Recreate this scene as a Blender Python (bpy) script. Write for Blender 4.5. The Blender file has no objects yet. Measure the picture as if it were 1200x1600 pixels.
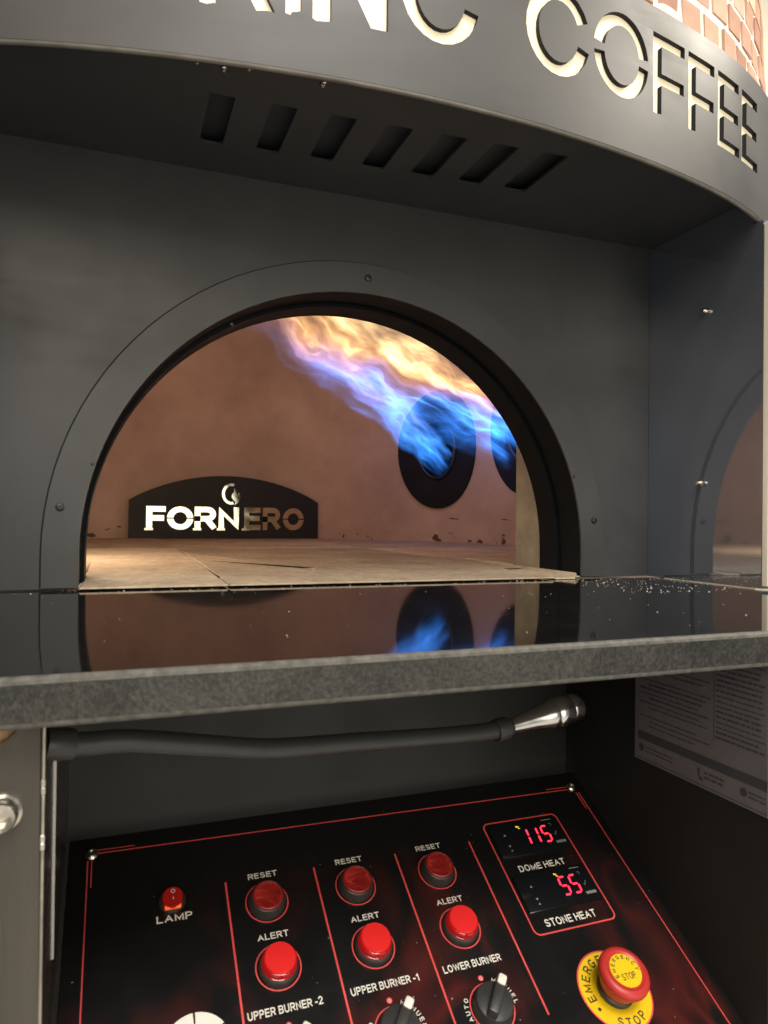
import bpy, bmesh, math, random
from mathutils import Vector, Matrix
from mathutils.geometry import tessellate_polygon

random.seed(7)
S = bpy.context.scene
C = S.collection
R = math.radians

# ------------------------------------------------------------------ camera
cam_d = bpy.data.cameras.new('camera'); cam = bpy.data.objects.new('camera', cam_d); C.objects.link(cam)
yaw, pitch, roll = 0.3588, 0.0080, 0.0111
Fw = Vector((math.sin(yaw)*math.cos(pitch), math.cos(yaw)*math.cos(pitch), math.sin(pitch)))
Rt = Vector((math.cos(yaw), -math.sin(yaw), 0)); Up = Rt.cross(Fw)
R2 = Rt*math.cos(roll) + Up*math.sin(roll); U2 = -Rt*math.sin(roll) + Up*math.cos(roll)
M = Matrix((R2, U2, -Fw)).transposed().to_4x4(); M.translation = Vector((0, -0.8, 0.0788))
cam.matrix_world = M
cam_d.sensor_fit = 'VERTICAL'; cam_d.sensor_height = 24; cam_d.sensor_width = 18
cam_d.lens = 24*1105/1600
cam_d.clip_start = 0.01; cam_d.clip_end = 100
cam_d.dof.use_dof = True; cam_d.dof.focus_distance = 0.95; cam_d.dof.aperture_fstop = 9.0
S.camera = cam

# ------------------------------------------------------------------ world and lamps (indoors: no sky, no sun)
W = bpy.data.worlds.new('World'); S.world = W; W.use_nodes = True
bg = W.node_tree.nodes['Background']; bg.inputs[0].default_value = (0.90, 0.95, 1.0, 1); bg.inputs[1].default_value = 0.24

def area(name, loc, target, sx, sy, power, col):
    d = bpy.data.lights.new(name, 'AREA'); d.shape = 'RECTANGLE'; d.size = sx; d.size_y = sy; d.energy = power; d.color = col
    o = bpy.data.objects.new(name, d); C.objects.link(o); o.location = loc
    o.rotation_euler = (Vector(target)-Vector(loc)).to_track_quat('-Z', 'Y').to_euler()
    return o
area('ceiling_lamp', (-0.75, -2.9, 1.35), (0.2, -0.1, 0.2), 1.6, 1.0, 32, (1.0, 0.86, 0.69))
area('front_fill', (0.9, -3.4, 0.15), (0.25, 0, 0.2), 1.8, 1.9, 27, (1.0, 0.92, 0.74))  # added light panel for the sign-letter reflection and hood underside
area('floor_bounce_fill', (0.3, -2.1, 2.3), (0.3, -2.0, -0.9), 1.4, 1.0, 90, (1.0, 0.96, 0.90))  # added lamp on the floor, bouncing light up under the hood
area('wall_lamp', (2.2, -0.7, 2.0), (0.85, 0.0, 0.7), 0.6, 0.6, 62, (1.0, 0.90, 0.76))
area('rear_wall_fill', (2.6, 0.9, 2.4), (2.6, 2.4, 1.6), 1.2, 0.6, 90, (1.0, 0.93, 0.78))  # added light that brightens the cream wall behind the oven
pl = bpy.data.lights.new('chamber_lamp', 'POINT'); pl.energy = 4.8; pl.color = (1.0, 0.80, 0.60); pl.shadow_soft_size = 0.05
plo = bpy.data.objects.new('chamber_lamp', pl); C.objects.link(plo); plo.location = (-0.14, 0.37, 0.20)

vs = S.view_settings; S.display_settings.display_device = 'sRGB'
vs.view_transform = 'Standard'; vs.look = 'None'; vs.exposure = 0.0; vs.gamma = 1.0; vs.use_curve_mapping = False
S.cycles.use_denoising = True
S.cycles.volume_step_rate = 0.22
S.cycles.max_bounces = 8; S.cycles.glossy_bounces = 4; S.cycles.transparent_max_bounces = 8
S.cycles.sample_clamp_indirect = 4.0

# ------------------------------------------------------------------ helpers
def tag(o, label=None, cat=None, group=None, kind=None):
    if label: o['label'] = label
    if cat: o['category'] = cat
    if group: o['group'] = group
    if kind: o['kind'] = kind
    return o

def thing(name, label, cat, loc, group=None, rot=(0, 0, 0)):
    o = bpy.data.objects.new(name, None); C.objects.link(o); o.location = loc; o.rotation_euler = rot
    o.empty_display_size = 0.05
    return tag(o, label, cat, group)

def mw(o):
    m = Matrix.LocRotScale(o.location, o.rotation_euler, o.scale)
    if o.parent is not None: m = mw(o.parent) @ o.matrix_parent_inverse @ m
    return m

def adopt(o, parent):
    """parent o but keep it where its world-space vertices say"""
    o.parent = parent
    o.matrix_parent_inverse = mw(parent).inverted()

def link(name, bm_or_me, mats, parent=None, local=False, smooth=None):
    if isinstance(bm_or_me, bmesh.types.BMesh):
        me = bpy.data.meshes.new(name); bm_or_me.to_mesh(me); bm_or_me.free()
    else: me = bm_or_me
    if not isinstance(mats, (list, tuple)): mats = [mats]
    for m in mats: me.materials.append(m)
    o = bpy.data.objects.new(name, me); C.objects.link(o)
    if parent is not None:
        if local: o.parent = parent
        else: adopt(o, parent)
    if smooth is not None:
        me.shade_smooth(); me.set_sharp_from_angle(angle=R(smooth))
    return o

def NB(): return bmesh.new()

def bbox(bm, x0, x1, y0, y1, z0, z1, bev=0.0, seg=2, mat=None):
    r = bmesh.ops.create_cube(bm, size=1.0)
    for v in r['verts']:
        v.co = Vector((x0+(v.co.x+.5)*(x1-x0), y0+(v.co.y+.5)*(y1-y0), z0+(v.co.z+.5)*(z1-z0)))
    if bev > 0:
        es = list({e for v in r['verts'] for e in v.link_edges})
        bmesh.ops.bevel(bm, geom=es, offset=bev, segments=seg, profile=0.5, affect='EDGES')
    return bm

def lathe(bm, prof, mat4=Matrix(), n=40, cap=True):
    """prof: (radius, height) from bottom to top round local z"""
    rings = []
    for r, h in prof:
        rings.append([bm.verts.new(mat4 @ Vector((r*math.cos(2*math.pi*i/n), r*math.sin(2*math.pi*i/n), h))) for i in range(n)])
    for a, b in zip(rings, rings[1:]):
        for i in range(n): bm.faces.new((a[i], a[(i+1) % n], b[(i+1) % n], b[i]))
    if cap:
        if prof[0][0] > 1e-6: bm.faces.new(list(reversed(rings[0])))
        if prof[-1][0] > 1e-6: bm.faces.new(rings[-1])
    return bm

def tube(bm, pts, rads, n=20, cap=True):
    pts = [Vector(p) for p in pts]; rings = []
    for i, p in enumerate(pts):
        t = (pts[min(i+1, len(pts)-1)]-pts[max(i-1, 0)]).normalized()
        u = t.cross(Vector((0, 0, 1))).normalized(); v = u.cross(t)
        rings.append([bm.verts.new(p + rads[i]*(u*math.cos(2*math.pi*k/n)+v*math.sin(2*math.pi*k/n))) for k in range(n)])
    for a, b in zip(rings, rings[1:]):
        for k in range(n): bm.faces.new((a[k], a[(k+1) % n], b[(k+1) % n], b[k]))
    if cap: bm.faces.new(rings[0]); bm.faces.new(list(reversed(rings[-1])))
    bmesh.ops.recalc_face_normals(bm, faces=bm.faces)
    return bm

def catmull(P, m=8):
    P = [Vector(p) for p in P]; out = []
    Q = [P[0]*2-P[1]] + P + [P[-1]*2-P[-2]]
    for i in range(1, len(Q)-2):
        for k in range(m):
            t = k/m; a, b, c, d = Q[i-1:i+3]
            out.append(0.5*((2*b)+(c-a)*t+(2*a-5*b+4*c-d)*t*t+(3*b-a-3*c+d)*t**3))
    out.append(P[-1]); return out

def plate(bm, outer, holes, thick, mapf, cuts=(), cutsv=(), side=0):
    """flat outline with holes, cut into strips, given thickness and laid on a surface by mapf(u, v, depth)"""
    loops = [outer]+list(holes); flat = [p for l in loops for p in l]
    tris = tessellate_polygon([[Vector((p[0], p[1], 0)) for p in l] for l in loops])
    b = bmesh.new(); vs_ = [b.verts.new((p[0], p[1], 0)) for p in flat]
    for t in tris:
        try: b.faces.new([vs_[i] for i in t])
        except ValueError: pass
    for c in cuts:
        bmesh.ops.bisect_plane(b, geom=list(b.verts)+list(b.edges)+list(b.faces), plane_co=(c, 0, 0), plane_no=(1, 0, 0))
    for c in cutsv:
        bmesh.ops.bisect_plane(b, geom=list(b.verts)+list(b.edges)+list(b.faces), plane_co=(0, c, 0), plane_no=(0, 1, 0))
    bmesh.ops.remove_doubles(b, verts=b.verts, dist=1e-6)
    b.verts.ensure_lookup_table()
    fr = {}; bk = {}
    for v in b.verts:
        fr[v] = bm.verts.new(mapf(v.co.x, v.co.y, 0.0))
        if thick: bk[v] = bm.verts.new(mapf(v.co.x, v.co.y, thick))
    for f in b.faces:
        bm.faces.new([fr[v] for v in f.verts])
        if thick: bm.faces.new([bk[v] for v in reversed(f.verts)])
    if thick:
        for e in b.edges:
            if e.is_boundary: bm.faces.new((fr[e.verts[0]], fr[e.verts[1]], bk[e.verts[1]], bk[e.verts[0]])).material_index = side
    b.free()
    bmesh.ops.recalc_face_normals(bm, faces=bm.faces)
    return bm

def arcp(cx, cy, rx, ry, a0, a1, n=12):
    return [(cx+rx*math.cos(R(a0+(a1-a0)*i/n)), cy+ry*math.sin(R(a0+(a1-a0)*i/n))) for i in range(n+1)]
# plain bold grotesque capitals as strokes in a unit box: (relative width, strokes)
GLYPH = {
    'A': (.74, [[(0, 0), (.5, 1), (1, 0)], [(.19, .33), (.81, .33)]]),
    'B': (.62, [[(0, .53), (.55, .53)]+arcp(.6, .765, .36, .235, -90, 90)[0:]+[(0, 1), (0, 0), (.6, 0)]+arcp(.62, .265, .38, .265, -90, 90)]),
    'C': (.70, [arcp(.52, .5, .52, .5, 42, 318, 20)]),
    'D': (.66, [[(0, 0), (0, 1), (.45, 1)]+arcp(.45, .5, .55, .5, 90, -90, 16)+[(0, 0)]]),
    'E': (.56, [[(1, 1), (0, 1), (0, 0), (1, 0)], [(0, .52), (.92, .52)]]),
    'F': (.52, [[(1, 1), (0, 1), (0, 0)], [(0, .50), (.88, .50)]]),
    'G': (.74, [arcp(.5, .5, .5, .5, 48, 335, 20)+[(1, .44), (.58, .44)]]),
    'H': (.64, [[(0, 0), (0, 1)], [(1, 0), (1, 1)], [(0, .52), (1, .52)]]),
    'L': (.50, [[(0, 1), (0, 0), (1, 0)]]),
    'M': (.78, [[(0, 0), (0, 1), (.5, .12), (1, 1), (1, 0)]]),
    'N': (.64, [[(0, 0), (0, 1), (1, 0), (1, 1)]]),
    'O': (.74, [arcp(.5, .5, .5, .5, 90, 450, 28)]),
    'P': (.58, [[(0, 0), (0, 1), (.6, 1)]+arcp(.62, .73, .38, .27, 90, -90)+[(0, .46)]]),
    'R': (.64, [[(0, 0), (0, 1), (.6, 1)]+arcp(.62, .74, .36, .26, 90, -90)+[(0, .48)], [(.55, .48), (1, 0)]]),
    'S': (.60, [arcp(.5, .755, .46, .245, 20, 270, 14)[:-1]+arcp(.5, .255, .5, .255, 90, -160, 14)]),
    'T': (.62, [[(0, 1), (1, 1)], [(.5, 1), (.5, 0)]]),
    'U': (.64, [[(0, 1), (0, .36)]+arcp(.5, .36, .5, .36, 180, 360, 12)+[(1, 1)]]),
    'W': (.98, [[(0, 1), (.25, 0), (.5, .92), (.75, 0), (1, 1)]]),
    'Y': (.68, [[(0, 1), (.5, .46), (1, 1)], [(.5, .46), (.5, 0)]]),
    '1': (.28, [[(0, .72), (1, 1), (1, 0)]]),
    '2': (.56, [arcp(.5, .72, .5, .28, 170, -30, 12)+[(.0, .0), (1, 0)]]),
    '-': (.26, [[(0, .36), (1, .36)]]),
    '.': (.02, [[(0, .02), (1, .02)]]),
}
def add_text(bm, s, mapf, bold=0.17, depth=0.0, gap=0.16):
    """lettering laid by mapf(u, v) in a unit box; every stroke is a mitred strip lifted a hair over the one before it"""
    t = bold; x = 0.0; place = []
    for ch in s:
        if ch == ' ': x += 0.34; continue
        w = GLYPH[ch][0]; place.append((ch, x+t/2, w)); x += w+t+gap
    tot = x-gap; k = 0
    for ch, x0, w in place:
        for st in GLYPH[ch][1]:
            P = [Vector((x0+p[0]*w, t/2+p[1]*(1-t))) for p in st]
            P = [p for i, p in enumerate(P) if i == 0 or (p-P[i-1]).length > 1e-5]
            closed = (P[0]-P[-1]).length < 1e-4
            if closed: P = P[:-1]
            n_ = len(P); Lv = []; Rv = []
            for i, p in enumerate(P):
                d0 = (p-P[i-1]).normalized() if (i > 0 or closed) else None
                d1 = (P[(i+1) % n_]-p).normalized() if (i < n_-1 or closed) else None
                e0 = d0 or d1; e1 = d1 or d0
                nn = Vector((-e0.y-e1.y, e0.x+e1.x)); nn = nn.normalized() if nn.length > 1e-6 else Vector((-e0.y, e0.x))
                c = max(nn.dot(Vector((-e0.y, e0.x))), 0.42); off = nn*(t/2/c); q = p.copy()
                if d0 is None: q = q-d1*(t/2)*(0.98 if abs(d1.x) < .05 or abs(d1.y) < .05 else 0.6)
                if d1 is None: q = q+d0*(t/2)*(0.98 if abs(d0.x) < .05 or abs(d0.y) < .05 else 0.6)
                for lst, sg_ in ((Lv, 1), (Rv, -1)):
                    r_ = q+off*sg_; v3 = mapf(r_.x/tot, min(max(r_.y, 0.0), 1.0))
                    lst.append(bm.verts.new(v3))
            for i in range(n_ if closed else n_-1):
                j = (i+1) % n_
                try: f = bm.faces.new((Lv[i], Rv[i], Rv[j], Lv[j])); f.tag = True
                except ValueError: pass
            k += 1
            lift.append((Lv+Rv, k))
lift = []
def settle(d, step):
    """separate crossing strokes by a few microns so no two faces share a plane"""
    for vs2, k in lift:
        for v in vs2: v.co += d*(step*k)
    lift.clear()
def text_aspect(ch, t=0.17): return GLYPH[ch][0]+t

def fix_up(bm, d):
    settle(d, 0.000006)
    for f in bm.faces:
        f.normal_update()
        if f.normal.dot(d) < 0: f.normal_flip()

# ------------------------------------------------------------------ materials
def mat(name, col, rough=0.5, metal=0.0, spec=0.5, var=0.0, vscale=8.0, col2=None, rvar=0.0, bump=0.0, bscale=60.0,
        emit=None, estr=0.0, coat=0.0, wipe=0.0, detail=4.0, stretch=None, ior=1.5):
    m = bpy.data.materials.new(name); m.use_nodes = True
    nt = m.node_tree; N = nt.nodes; L = nt.links; b = N['Principled BSDF']
    b.inputs['Base Color'].default_value = (*col, 1); b.inputs['Roughness'].default_value = rough
    b.inputs['Metallic'].default_value = metal; b.inputs['Specular IOR Level'].default_value = spec
    b.inputs['IOR'].default_value = ior
    b.inputs['Coat Weight'].default_value = coat; b.inputs['Coat Roughness'].default_value = 0.08
    if emit: b.inputs['Emission Color'].default_value = (*emit, 1); b.inputs['Emission Strength'].default_value = estr
    tc = N.new('ShaderNodeTexCoord'); mp = N.new('ShaderNodeMapping'); L.new(tc.outputs['Object'], mp.inputs[0])
    if stretch: mp.inputs['Scale'].default_value = stretch
    if var > 0 or col2:
        n = N.new('ShaderNodeTexNoise'); n.inputs['Scale'].default_value = vscale; n.inputs['Detail'].default_value = detail
        n.inputs['Roughness'].default_value = 0.6; L.new(mp.outputs[0], n.inputs['Vector'])
        cr = N.new('ShaderNodeValToRGB'); L.new(n.outputs['Fac'], cr.inputs[0])
        c2 = col2 if col2 else tuple(min(1, c*(1+var)) for c in col)
        c1 = col if col2 else tuple(c*(1-var) for c in col)
        cr.color_ramp.elements[0].position = 0.32; cr.color_ramp.elements[0].color = (*c1, 1)
        cr.color_ramp.elements[1].position = 0.68; cr.color_ramp.elements[1].color = (*c2, 1)
        L.new(cr.outputs[0], b.inputs['Base Color'])
    if rvar > 0:
        n = N.new('ShaderNodeTexNoise'); n.inputs['Scale'].default_value = vscale*1.7; n.inputs['Detail'].default_value = 5
        L.new(mp.outputs[0], n.inputs['Vector'])
        r = N.new('ShaderNodeMapRange'); r.inputs['From Min'].default_value = 0.3; r.inputs['From Max'].default_value = 0.7
        r.inputs['To Min'].default_value = max(0.02, rough-rvar); r.inputs['To Max'].default_value = rough+rvar
        L.new(n.outputs['Fac'], r.inputs[0]); L.new(r.outputs[0], b.inputs['Roughness'])
    if wipe > 0:        # cleaning streaks and finger smears in the gloss
        mw_ = N.new('ShaderNodeMapping'); mw_.inputs['Scale'].default_value = (3.0, 3.0, 22.0); mw_.inputs['Rotation'].default_value = (0, 0.5, 0); L.new(tc.outputs['Object'], mw_.inputs[0])
        nw_ = N.new('ShaderNodeTexNoise'); nw_.inputs['Scale'].default_value = 2.2; nw_.inputs['Detail'].default_value = 8; nw_.inputs['Roughness'].default_value = 0.65; nw_.inputs['Distortion'].default_value = 0.8; L.new(mw_.outputs[0], nw_.inputs['Vector'])
        rw_ = N.new('ShaderNodeMapRange'); rw_.inputs['From Min'].default_value = 0.35; rw_.inputs['From Max'].default_value = 0.65; rw_.inputs['To Min'].default_value = -wipe; rw_.inputs['To Max'].default_value = wipe; L.new(nw_.outputs['Fac'], rw_.inputs[0])
        aw_ = N.new('ShaderNodeMath'); aw_.operation = 'ADD'; L.new(rw_.outputs[0], aw_.inputs[0])
        src = b.inputs['Roughness'].links[0].from_socket if b.inputs['Roughness'].is_linked else None
        if src: L.new(src, aw_.inputs[1])
        else: aw_.inputs[1].default_value = rough
        L.new(aw_.outputs[0], b.inputs['Roughness'])
    if bump > 0:
        n = N.new('ShaderNodeTexNoise'); n.inputs['Scale'].default_value = bscale; n.inputs['Detail'].default_value = 4
        L.new(mp.outputs[0], n.inputs['Vector'])
        bp = N.new('ShaderNodeBump'); bp.inputs['Strength'].default_value = bump; bp.inputs['Distance'].default_value = 0.001
        L.new(n.outputs['Fac'], bp.inputs['Height']); L.new(bp.outputs[0], b.inputs['Normal'])
    return m

m_coat = mat('black_powder_coat', (0.050, 0.051, 0.052), 0.44, spec=0.5, wipe=0.03, var=0.14, vscale=9, rvar=0.05, bump=0.05, bscale=900)
m_trim = mat('black_trim_coat', (0.053, 0.054, 0.055), 0.42, spec=0.5, wipe=0.03, var=0.12, vscale=11, rvar=0.05, bump=0.04, bscale=900)
m_fascia = mat('graphite_fascia_coat', (0.066, 0.065, 0.063), 0.45, spec=0.45, wipe=0.025, var=0.14, vscale=4, rvar=0.10, bump=0.04, bscale=700)
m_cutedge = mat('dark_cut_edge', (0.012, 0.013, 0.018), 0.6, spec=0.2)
m_liner = mat('dark_liner_steel', (0.006, 0.008, 0.010), 0.42, spec=0.08, var=0.15, vscale=14, rvar=0.08)
m_side = mat('polished_dark_steel', (0.42, 0.46, 0.54), 0.05, metal=0.82, var=0.06, vscale=4, rvar=0.02)
m_edge = mat('cream_reflection_edge', (0.92, 0.87, 0.72), 0.35, var=0.03)  # cream colour stands in for the reflection on the polished edge
m_steel = mat('worn_steel', (0.62, 0.58, 0.50), 0.22, metal=1.0, var=0.15, vscale=200, rvar=0.08)
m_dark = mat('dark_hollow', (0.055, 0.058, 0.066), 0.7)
m_screw = mat('black_screw', (0.05, 0.05, 0.048), 0.35, metal=0.6)
m_back = mat('added_glow_cream', (0.86, 0.76, 0.55), 0.25, spec=0.5, var=0.06, vscale=6, emit=(1.0, 0.85, 0.56), estr=0.40)  # added glow brightens the backing where room light misses the cut letters
m_letter = mat('polished_sign_steel', (0.74, 0.70, 0.56), 0.09, metal=1.0, var=0.06, vscale=20, rvar=0.05)
m_signp = mat('black_sign_plate', (0.018, 0.016, 0.014), 0.55, spec=0.3, var=0.2, vscale=15)
m_cast = mat('black_burner_iron', (0.010, 0.010, 0.011), 0.75, spec=0.2, var=0.3, vscale=15)
m_rim = mat('scorched_burner_steel', (0.045, 0.044, 0.046), 0.45, metal=0.8, var=0.3, vscale=30)
m_highlight = mat('post_edge_highlight', (0.30, 0.27, 0.22), 0.35, metal=0.7, var=0.4, vscale=50)
m_jamb = mat('fire_clay_jamb', (0.31, 0.275, 0.21), 0.9, spec=0.2, var=0.22, vscale=22, bump=0.5, bscale=120, detail=8)
m_cab = mat('cabinet_coat', (0.019, 0.019, 0.018), 0.46, spec=0.28, var=0.12, vscale=9, rvar=0.06, bump=0.04, bscale=800)
m_post = mat('glossy_post_steel', (0.085, 0.076, 0.063), 0.26, metal=0.5, var=0.15, vscale=8, rvar=0.06, stretch=(6, 6, 0.6))
m_hose = mat('black_rubber_sleeve', (0.036, 0.036, 0.035), 0.36, spec=0.5, var=0.1, vscale=60)
m_chrome = mat('chrome', (0.72, 0.70, 0.66), 0.16, metal=1.0, var=0.06, vscale=60, rvar=0.05)
m_blk = mat('black_plastic', (0.038, 0.037, 0.035), 0.38, spec=0.5, var=0.15, vscale=90, bump=0.06, bscale=1500)
m_redl = mat('red_print', (0.78, 0.085, 0.075), 0.45, spec=0.4, var=0.12, vscale=40)
m_white = mat('white_print', (0.84, 0.80, 0.70), 0.5, spec=0.3, var=0.06, vscale=120)
m_grey = mat('grey_print', (0.30, 0.31, 0.30), 0.5, spec=0.3)
m_redcap = mat('dull_red_button_cap', (0.92, 0.080, 0.062), 0.60, spec=0.3)
m_redrim = mat('red_button_rim', (0.36, 0.020, 0.018), 0.3, spec=0.5, var=0.1)
m_lit = mat('lit_red_button_cap', (0.62, 0.020, 0.020), 0.30, spec=0.4, emit=(1.0, 0.016, 0.010), estr=0.20)
m_litrim = mat('lit_red_button_skirt', (0.32, 0.008, 0.010), 0.10, spec=0.6, emit=(1.0, 0.01, 0.01), estr=0.14)
m_estop = mat('emergency_red', (0.52, 0.035, 0.028), 0.36, spec=0.45, var=0.06, vscale=80)
m_yel = mat('emergency_yellow', (0.85, 0.56, 0.008), 0.42, spec=0.4, var=0.05, vscale=60)
m_blkp = mat('black_print', (0.02, 0.018, 0.014), 0.5)
m_led = mat('red_digit_segment', (0.4, 0.02, 0.05), 0.3, emit=(1.0, 0.022, 0.055), estr=3.0)
m_ledy = mat('yellow_indicator', (0.4, 0.3, 0.02), 0.3, emit=(1.0, 0.72, 0.05), estr=1.6)
m_rock = mat('amber_rocker_glow', (0.6, 0.05, 0.01), 0.25, emit=(1.0, 0.12, 0.02), estr=0.7)
m_rocker = mat('red_rocker', (0.42, 0.012, 0.008), 0.2, spec=0.6)
m_bez = mat('controller_bezel', (0.008, 0.009, 0.011), 0.16, spec=0.5)
m_label = mat('grey_sticker', (0.14, 0.128, 0.130), 0.45, spec=0.4, var=0.06, vscale=30)
m_labelink = mat('sticker_ink', (0.05, 0.052, 0.056), 0.5)
m_mortar = mat('pale_mortar', (0.82, 0.76, 0.62), 0.9, spec=0.2, var=0.12, vscale=60, bump=0.5, bscale=200)
m_wall = mat('cream_wall', (0.80, 0.74, 0.60), 0.85, spec=0.2, var=0.03, vscale=2)
m_tan = mat('reflection_board', (0.80, 0.50, 0.28), 0.6, spec=0.3, var=0.12, vscale=12)
m_crumb = mat('flour_crumb', (0.75, 0.70, 0.60), 0.9, spec=0.2)
m_crack = mat('dark_joint', (0.045, 0.035, 0.025), 0.95, spec=0.1)

def brick_material():
    m = mat('thin_brick', (0.42, 0.22, 0.13), 0.88, spec=0.2, bump=0.7, bscale=160)
    nt = m.node_tree; N = nt.nodes; L = nt.links; b = N['Principled BSDF']
    oi = N.new('ShaderNodeObjectInfo'); cr = N.new('ShaderNodeValToRGB'); L.new(oi.outputs['Random'], cr.inputs[0])
    e = cr.color_ramp.elements; e[0].color = (0.40, 0.22, 0.16, 1); e[1].color = (0.64, 0.46, 0.33, 1)
    k = e.new(0.5); k.color = (0.52, 0.32, 0.235, 1)
    tc = N.new('ShaderNodeTexCoord'); n = N.new('ShaderNodeTexNoise'); n.inputs['Scale'].default_value = 45; n.inputs['Detail'].default_value = 7
    L.new(tc.outputs['Object'], n.inputs['Vector'])
    mx = N.new('ShaderNodeMix'); mx.data_type = 'RGBA'; mx.blend_type = 'MULTIPLY'; mx.inputs[0].default_value = 0.55
    L.new(cr.outputs[0], mx.inputs[6]); L.new(n.outputs['Color'], mx.inputs[7])
    r2 = N.new('ShaderNodeMapRange'); L.new(n.outputs['Fac'], r2.inputs[0]); r2.inputs['To Min'].default_value = 0.4; r2.inputs['To Max'].default_value = 1.5
    L.new(r2.outputs[0], mx.inputs[7]); L.new(mx.outputs[2], b.inputs['Base Color'])
    return m
m_brick = brick_material()

def chamber_material():
    m = mat('fired_clay_plaster', (0.30, 0.185, 0.125), 0.9, spec=0.15, bump=0.25, bscale=45)
    nt = m.node_tree; N = nt.nodes; L = nt.links; b = N['Principled BSDF']
    tc = N.new('ShaderNodeTexCoord')
    n = N.new('ShaderNodeTexNoise'); n.inputs['Scale'].default_value = 4.0; n.inputs['Detail'].default_value = 9; n.inputs['Roughness'].default_value = 0.62
    L.new(tc.outputs['Object'], n.inputs['Vector'])
    cr = N.new('ShaderNodeValToRGB'); L.new(n.outputs['Fac'], cr.inputs[0])
    e = cr.color_ramp.elements; e[0].position = 0.3; e[0].color = (0.38, 0.262, 0.20, 1); e[1].position = 0.72; e[1].color = (0.58, 0.425, 0.32, 1)
    # chipped, sooty marks along the foot of the wall
    n2 = N.new('ShaderNodeTexNoise'); n2.inputs['Scale'].default_value = 26; n2.inputs['Detail'].default_value = 5
    mp = N.new('ShaderNodeMapping'); mp.inputs['Scale'].default_value = (1, 1, 1.6); L.new(tc.outputs['Object'], mp.inputs[0]); L.new(mp.outputs[0], n2.inputs['Vector'])
    sx = N.new('ShaderNodeSeparateXYZ'); L.new(tc.outputs['Object'], sx.inputs[0])
    rz = N.new('ShaderNodeMapRange'); rz.inputs['From Min'].default_value = 0.018; rz.inputs['From Max'].default_value = 0.075; rz.inputs['To Min'].default_value = 0.39; rz.inputs['To Max'].default_value = 0.22
    L.new(sx.outputs['Z'], rz.inputs[0])
    lt = N.new('ShaderNodeMath'); lt.operation = 'LESS_THAN'; L.new(n2.outputs['Fac'], lt.inputs[0]); L.new(rz.outputs[0], lt.inputs[1])
    n4 = N.new('ShaderNodeTexNoise'); n4.inputs['Scale'].default_value = 9; n4.inputs['Detail'].default_value = 6; L.new(tc.outputs['Object'], n4.inputs['Vector'])
    wob = N.new('ShaderNodeMath'); wob.operation = 'MULTIPLY_ADD'; wob.inputs[1].default_value = 0.012; L.new(n2.outputs['Fac'], wob.inputs[0]); L.new(sx.outputs['Z'], wob.inputs[2])
    dz = N.new('ShaderNodeMath'); dz.operation = 'COMPARE'; dz.inputs[1].default_value = 0.083; dz.inputs[2].default_value = 0.0016; L.new(wob.outputs[0], dz.inputs[0])
    gt = N.new('ShaderNodeMath'); gt.operation = 'GREATER_THAN'; gt.inputs[1].default_value = 0.57; L.new(n4.outputs['Fac'], gt.inputs[0])
    jn = N.new('ShaderNodeMath'); jn.operation = 'MULTIPLY'; L.new(dz.outputs[0], jn.inputs[0]); L.new(gt.outputs[0], jn.inputs[1])
    mk = N.new('ShaderNodeMath'); mk.operation = 'MAXIMUM'; L.new(jn.outputs[0], mk.inputs[0]); L.new(lt.outputs[0], mk.inputs[1])
    mx = N.new('ShaderNodeMix'); mx.data_type = 'RGBA'; mx.inputs[7].default_value = (0.10, 0.065, 0.045, 1)
    L.new(mk.outputs[0], mx.inputs[0]); L.new(cr.outputs[0], mx.inputs[6]); L.new(mx.outputs[2], b.inputs['Base Color'])
    return m
m_chamber = chamber_material()

m_stone = mat('oven_floor_stone', (0.37, 0.285, 0.195), 0.85, spec=0.2, var=0.0, col2=(0.54, 0.44, 0.31), vscale=10, bump=0.35, bscale=150, detail=9)

def stone_variation(m):
    nt = m.node_tree; N = nt.nodes; L = nt.links; b = N['Principled BSDF']; src = b.inputs['Base Color'].links[0].from_socket
    oi = N.new('ShaderNodeObjectInfo'); r = N.new('ShaderNodeMapRange'); r.inputs['To Min'].default_value = 0.78; r.inputs['To Max'].default_value = 1.12; L.new(oi.outputs['Random'], r.inputs[0])
    tc = N.new('ShaderNodeTexCoord'); n = N.new('ShaderNodeTexNoise'); n.inputs['Scale'].default_value = 90; n.inputs['Detail'].default_value = 6; n.inputs['Roughness'].default_value = 0.7; L.new(tc.outputs['Object'], n.inputs['Vector'])
    r2 = N.new('ShaderNodeMapRange'); r2.inputs['From Min'].default_value = 0.25; r2.inputs['From Max'].default_value = 0.75; r2.inputs['To Min'].default_value = 0.65; r2.inputs['To Max'].default_value = 1.25; L.new(n.outputs['Fac'], r2.inputs[0])
    mu = N.new('ShaderNodeMath'); mu.operation = 'MULTIPLY'; L.new(r.outputs[0], mu.inputs[0]); L.new(r2.outputs[0], mu.inputs[1])
    v = N.new('ShaderNodeVectorMath'); v.operation = 'SCALE'; L.new(src, v.inputs[0]); L.new(mu.outputs[0], v.inputs['Scale']); L.new(v.outputs[0], b.inputs['Base Color'])
stone_variation(m_stone)
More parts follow.
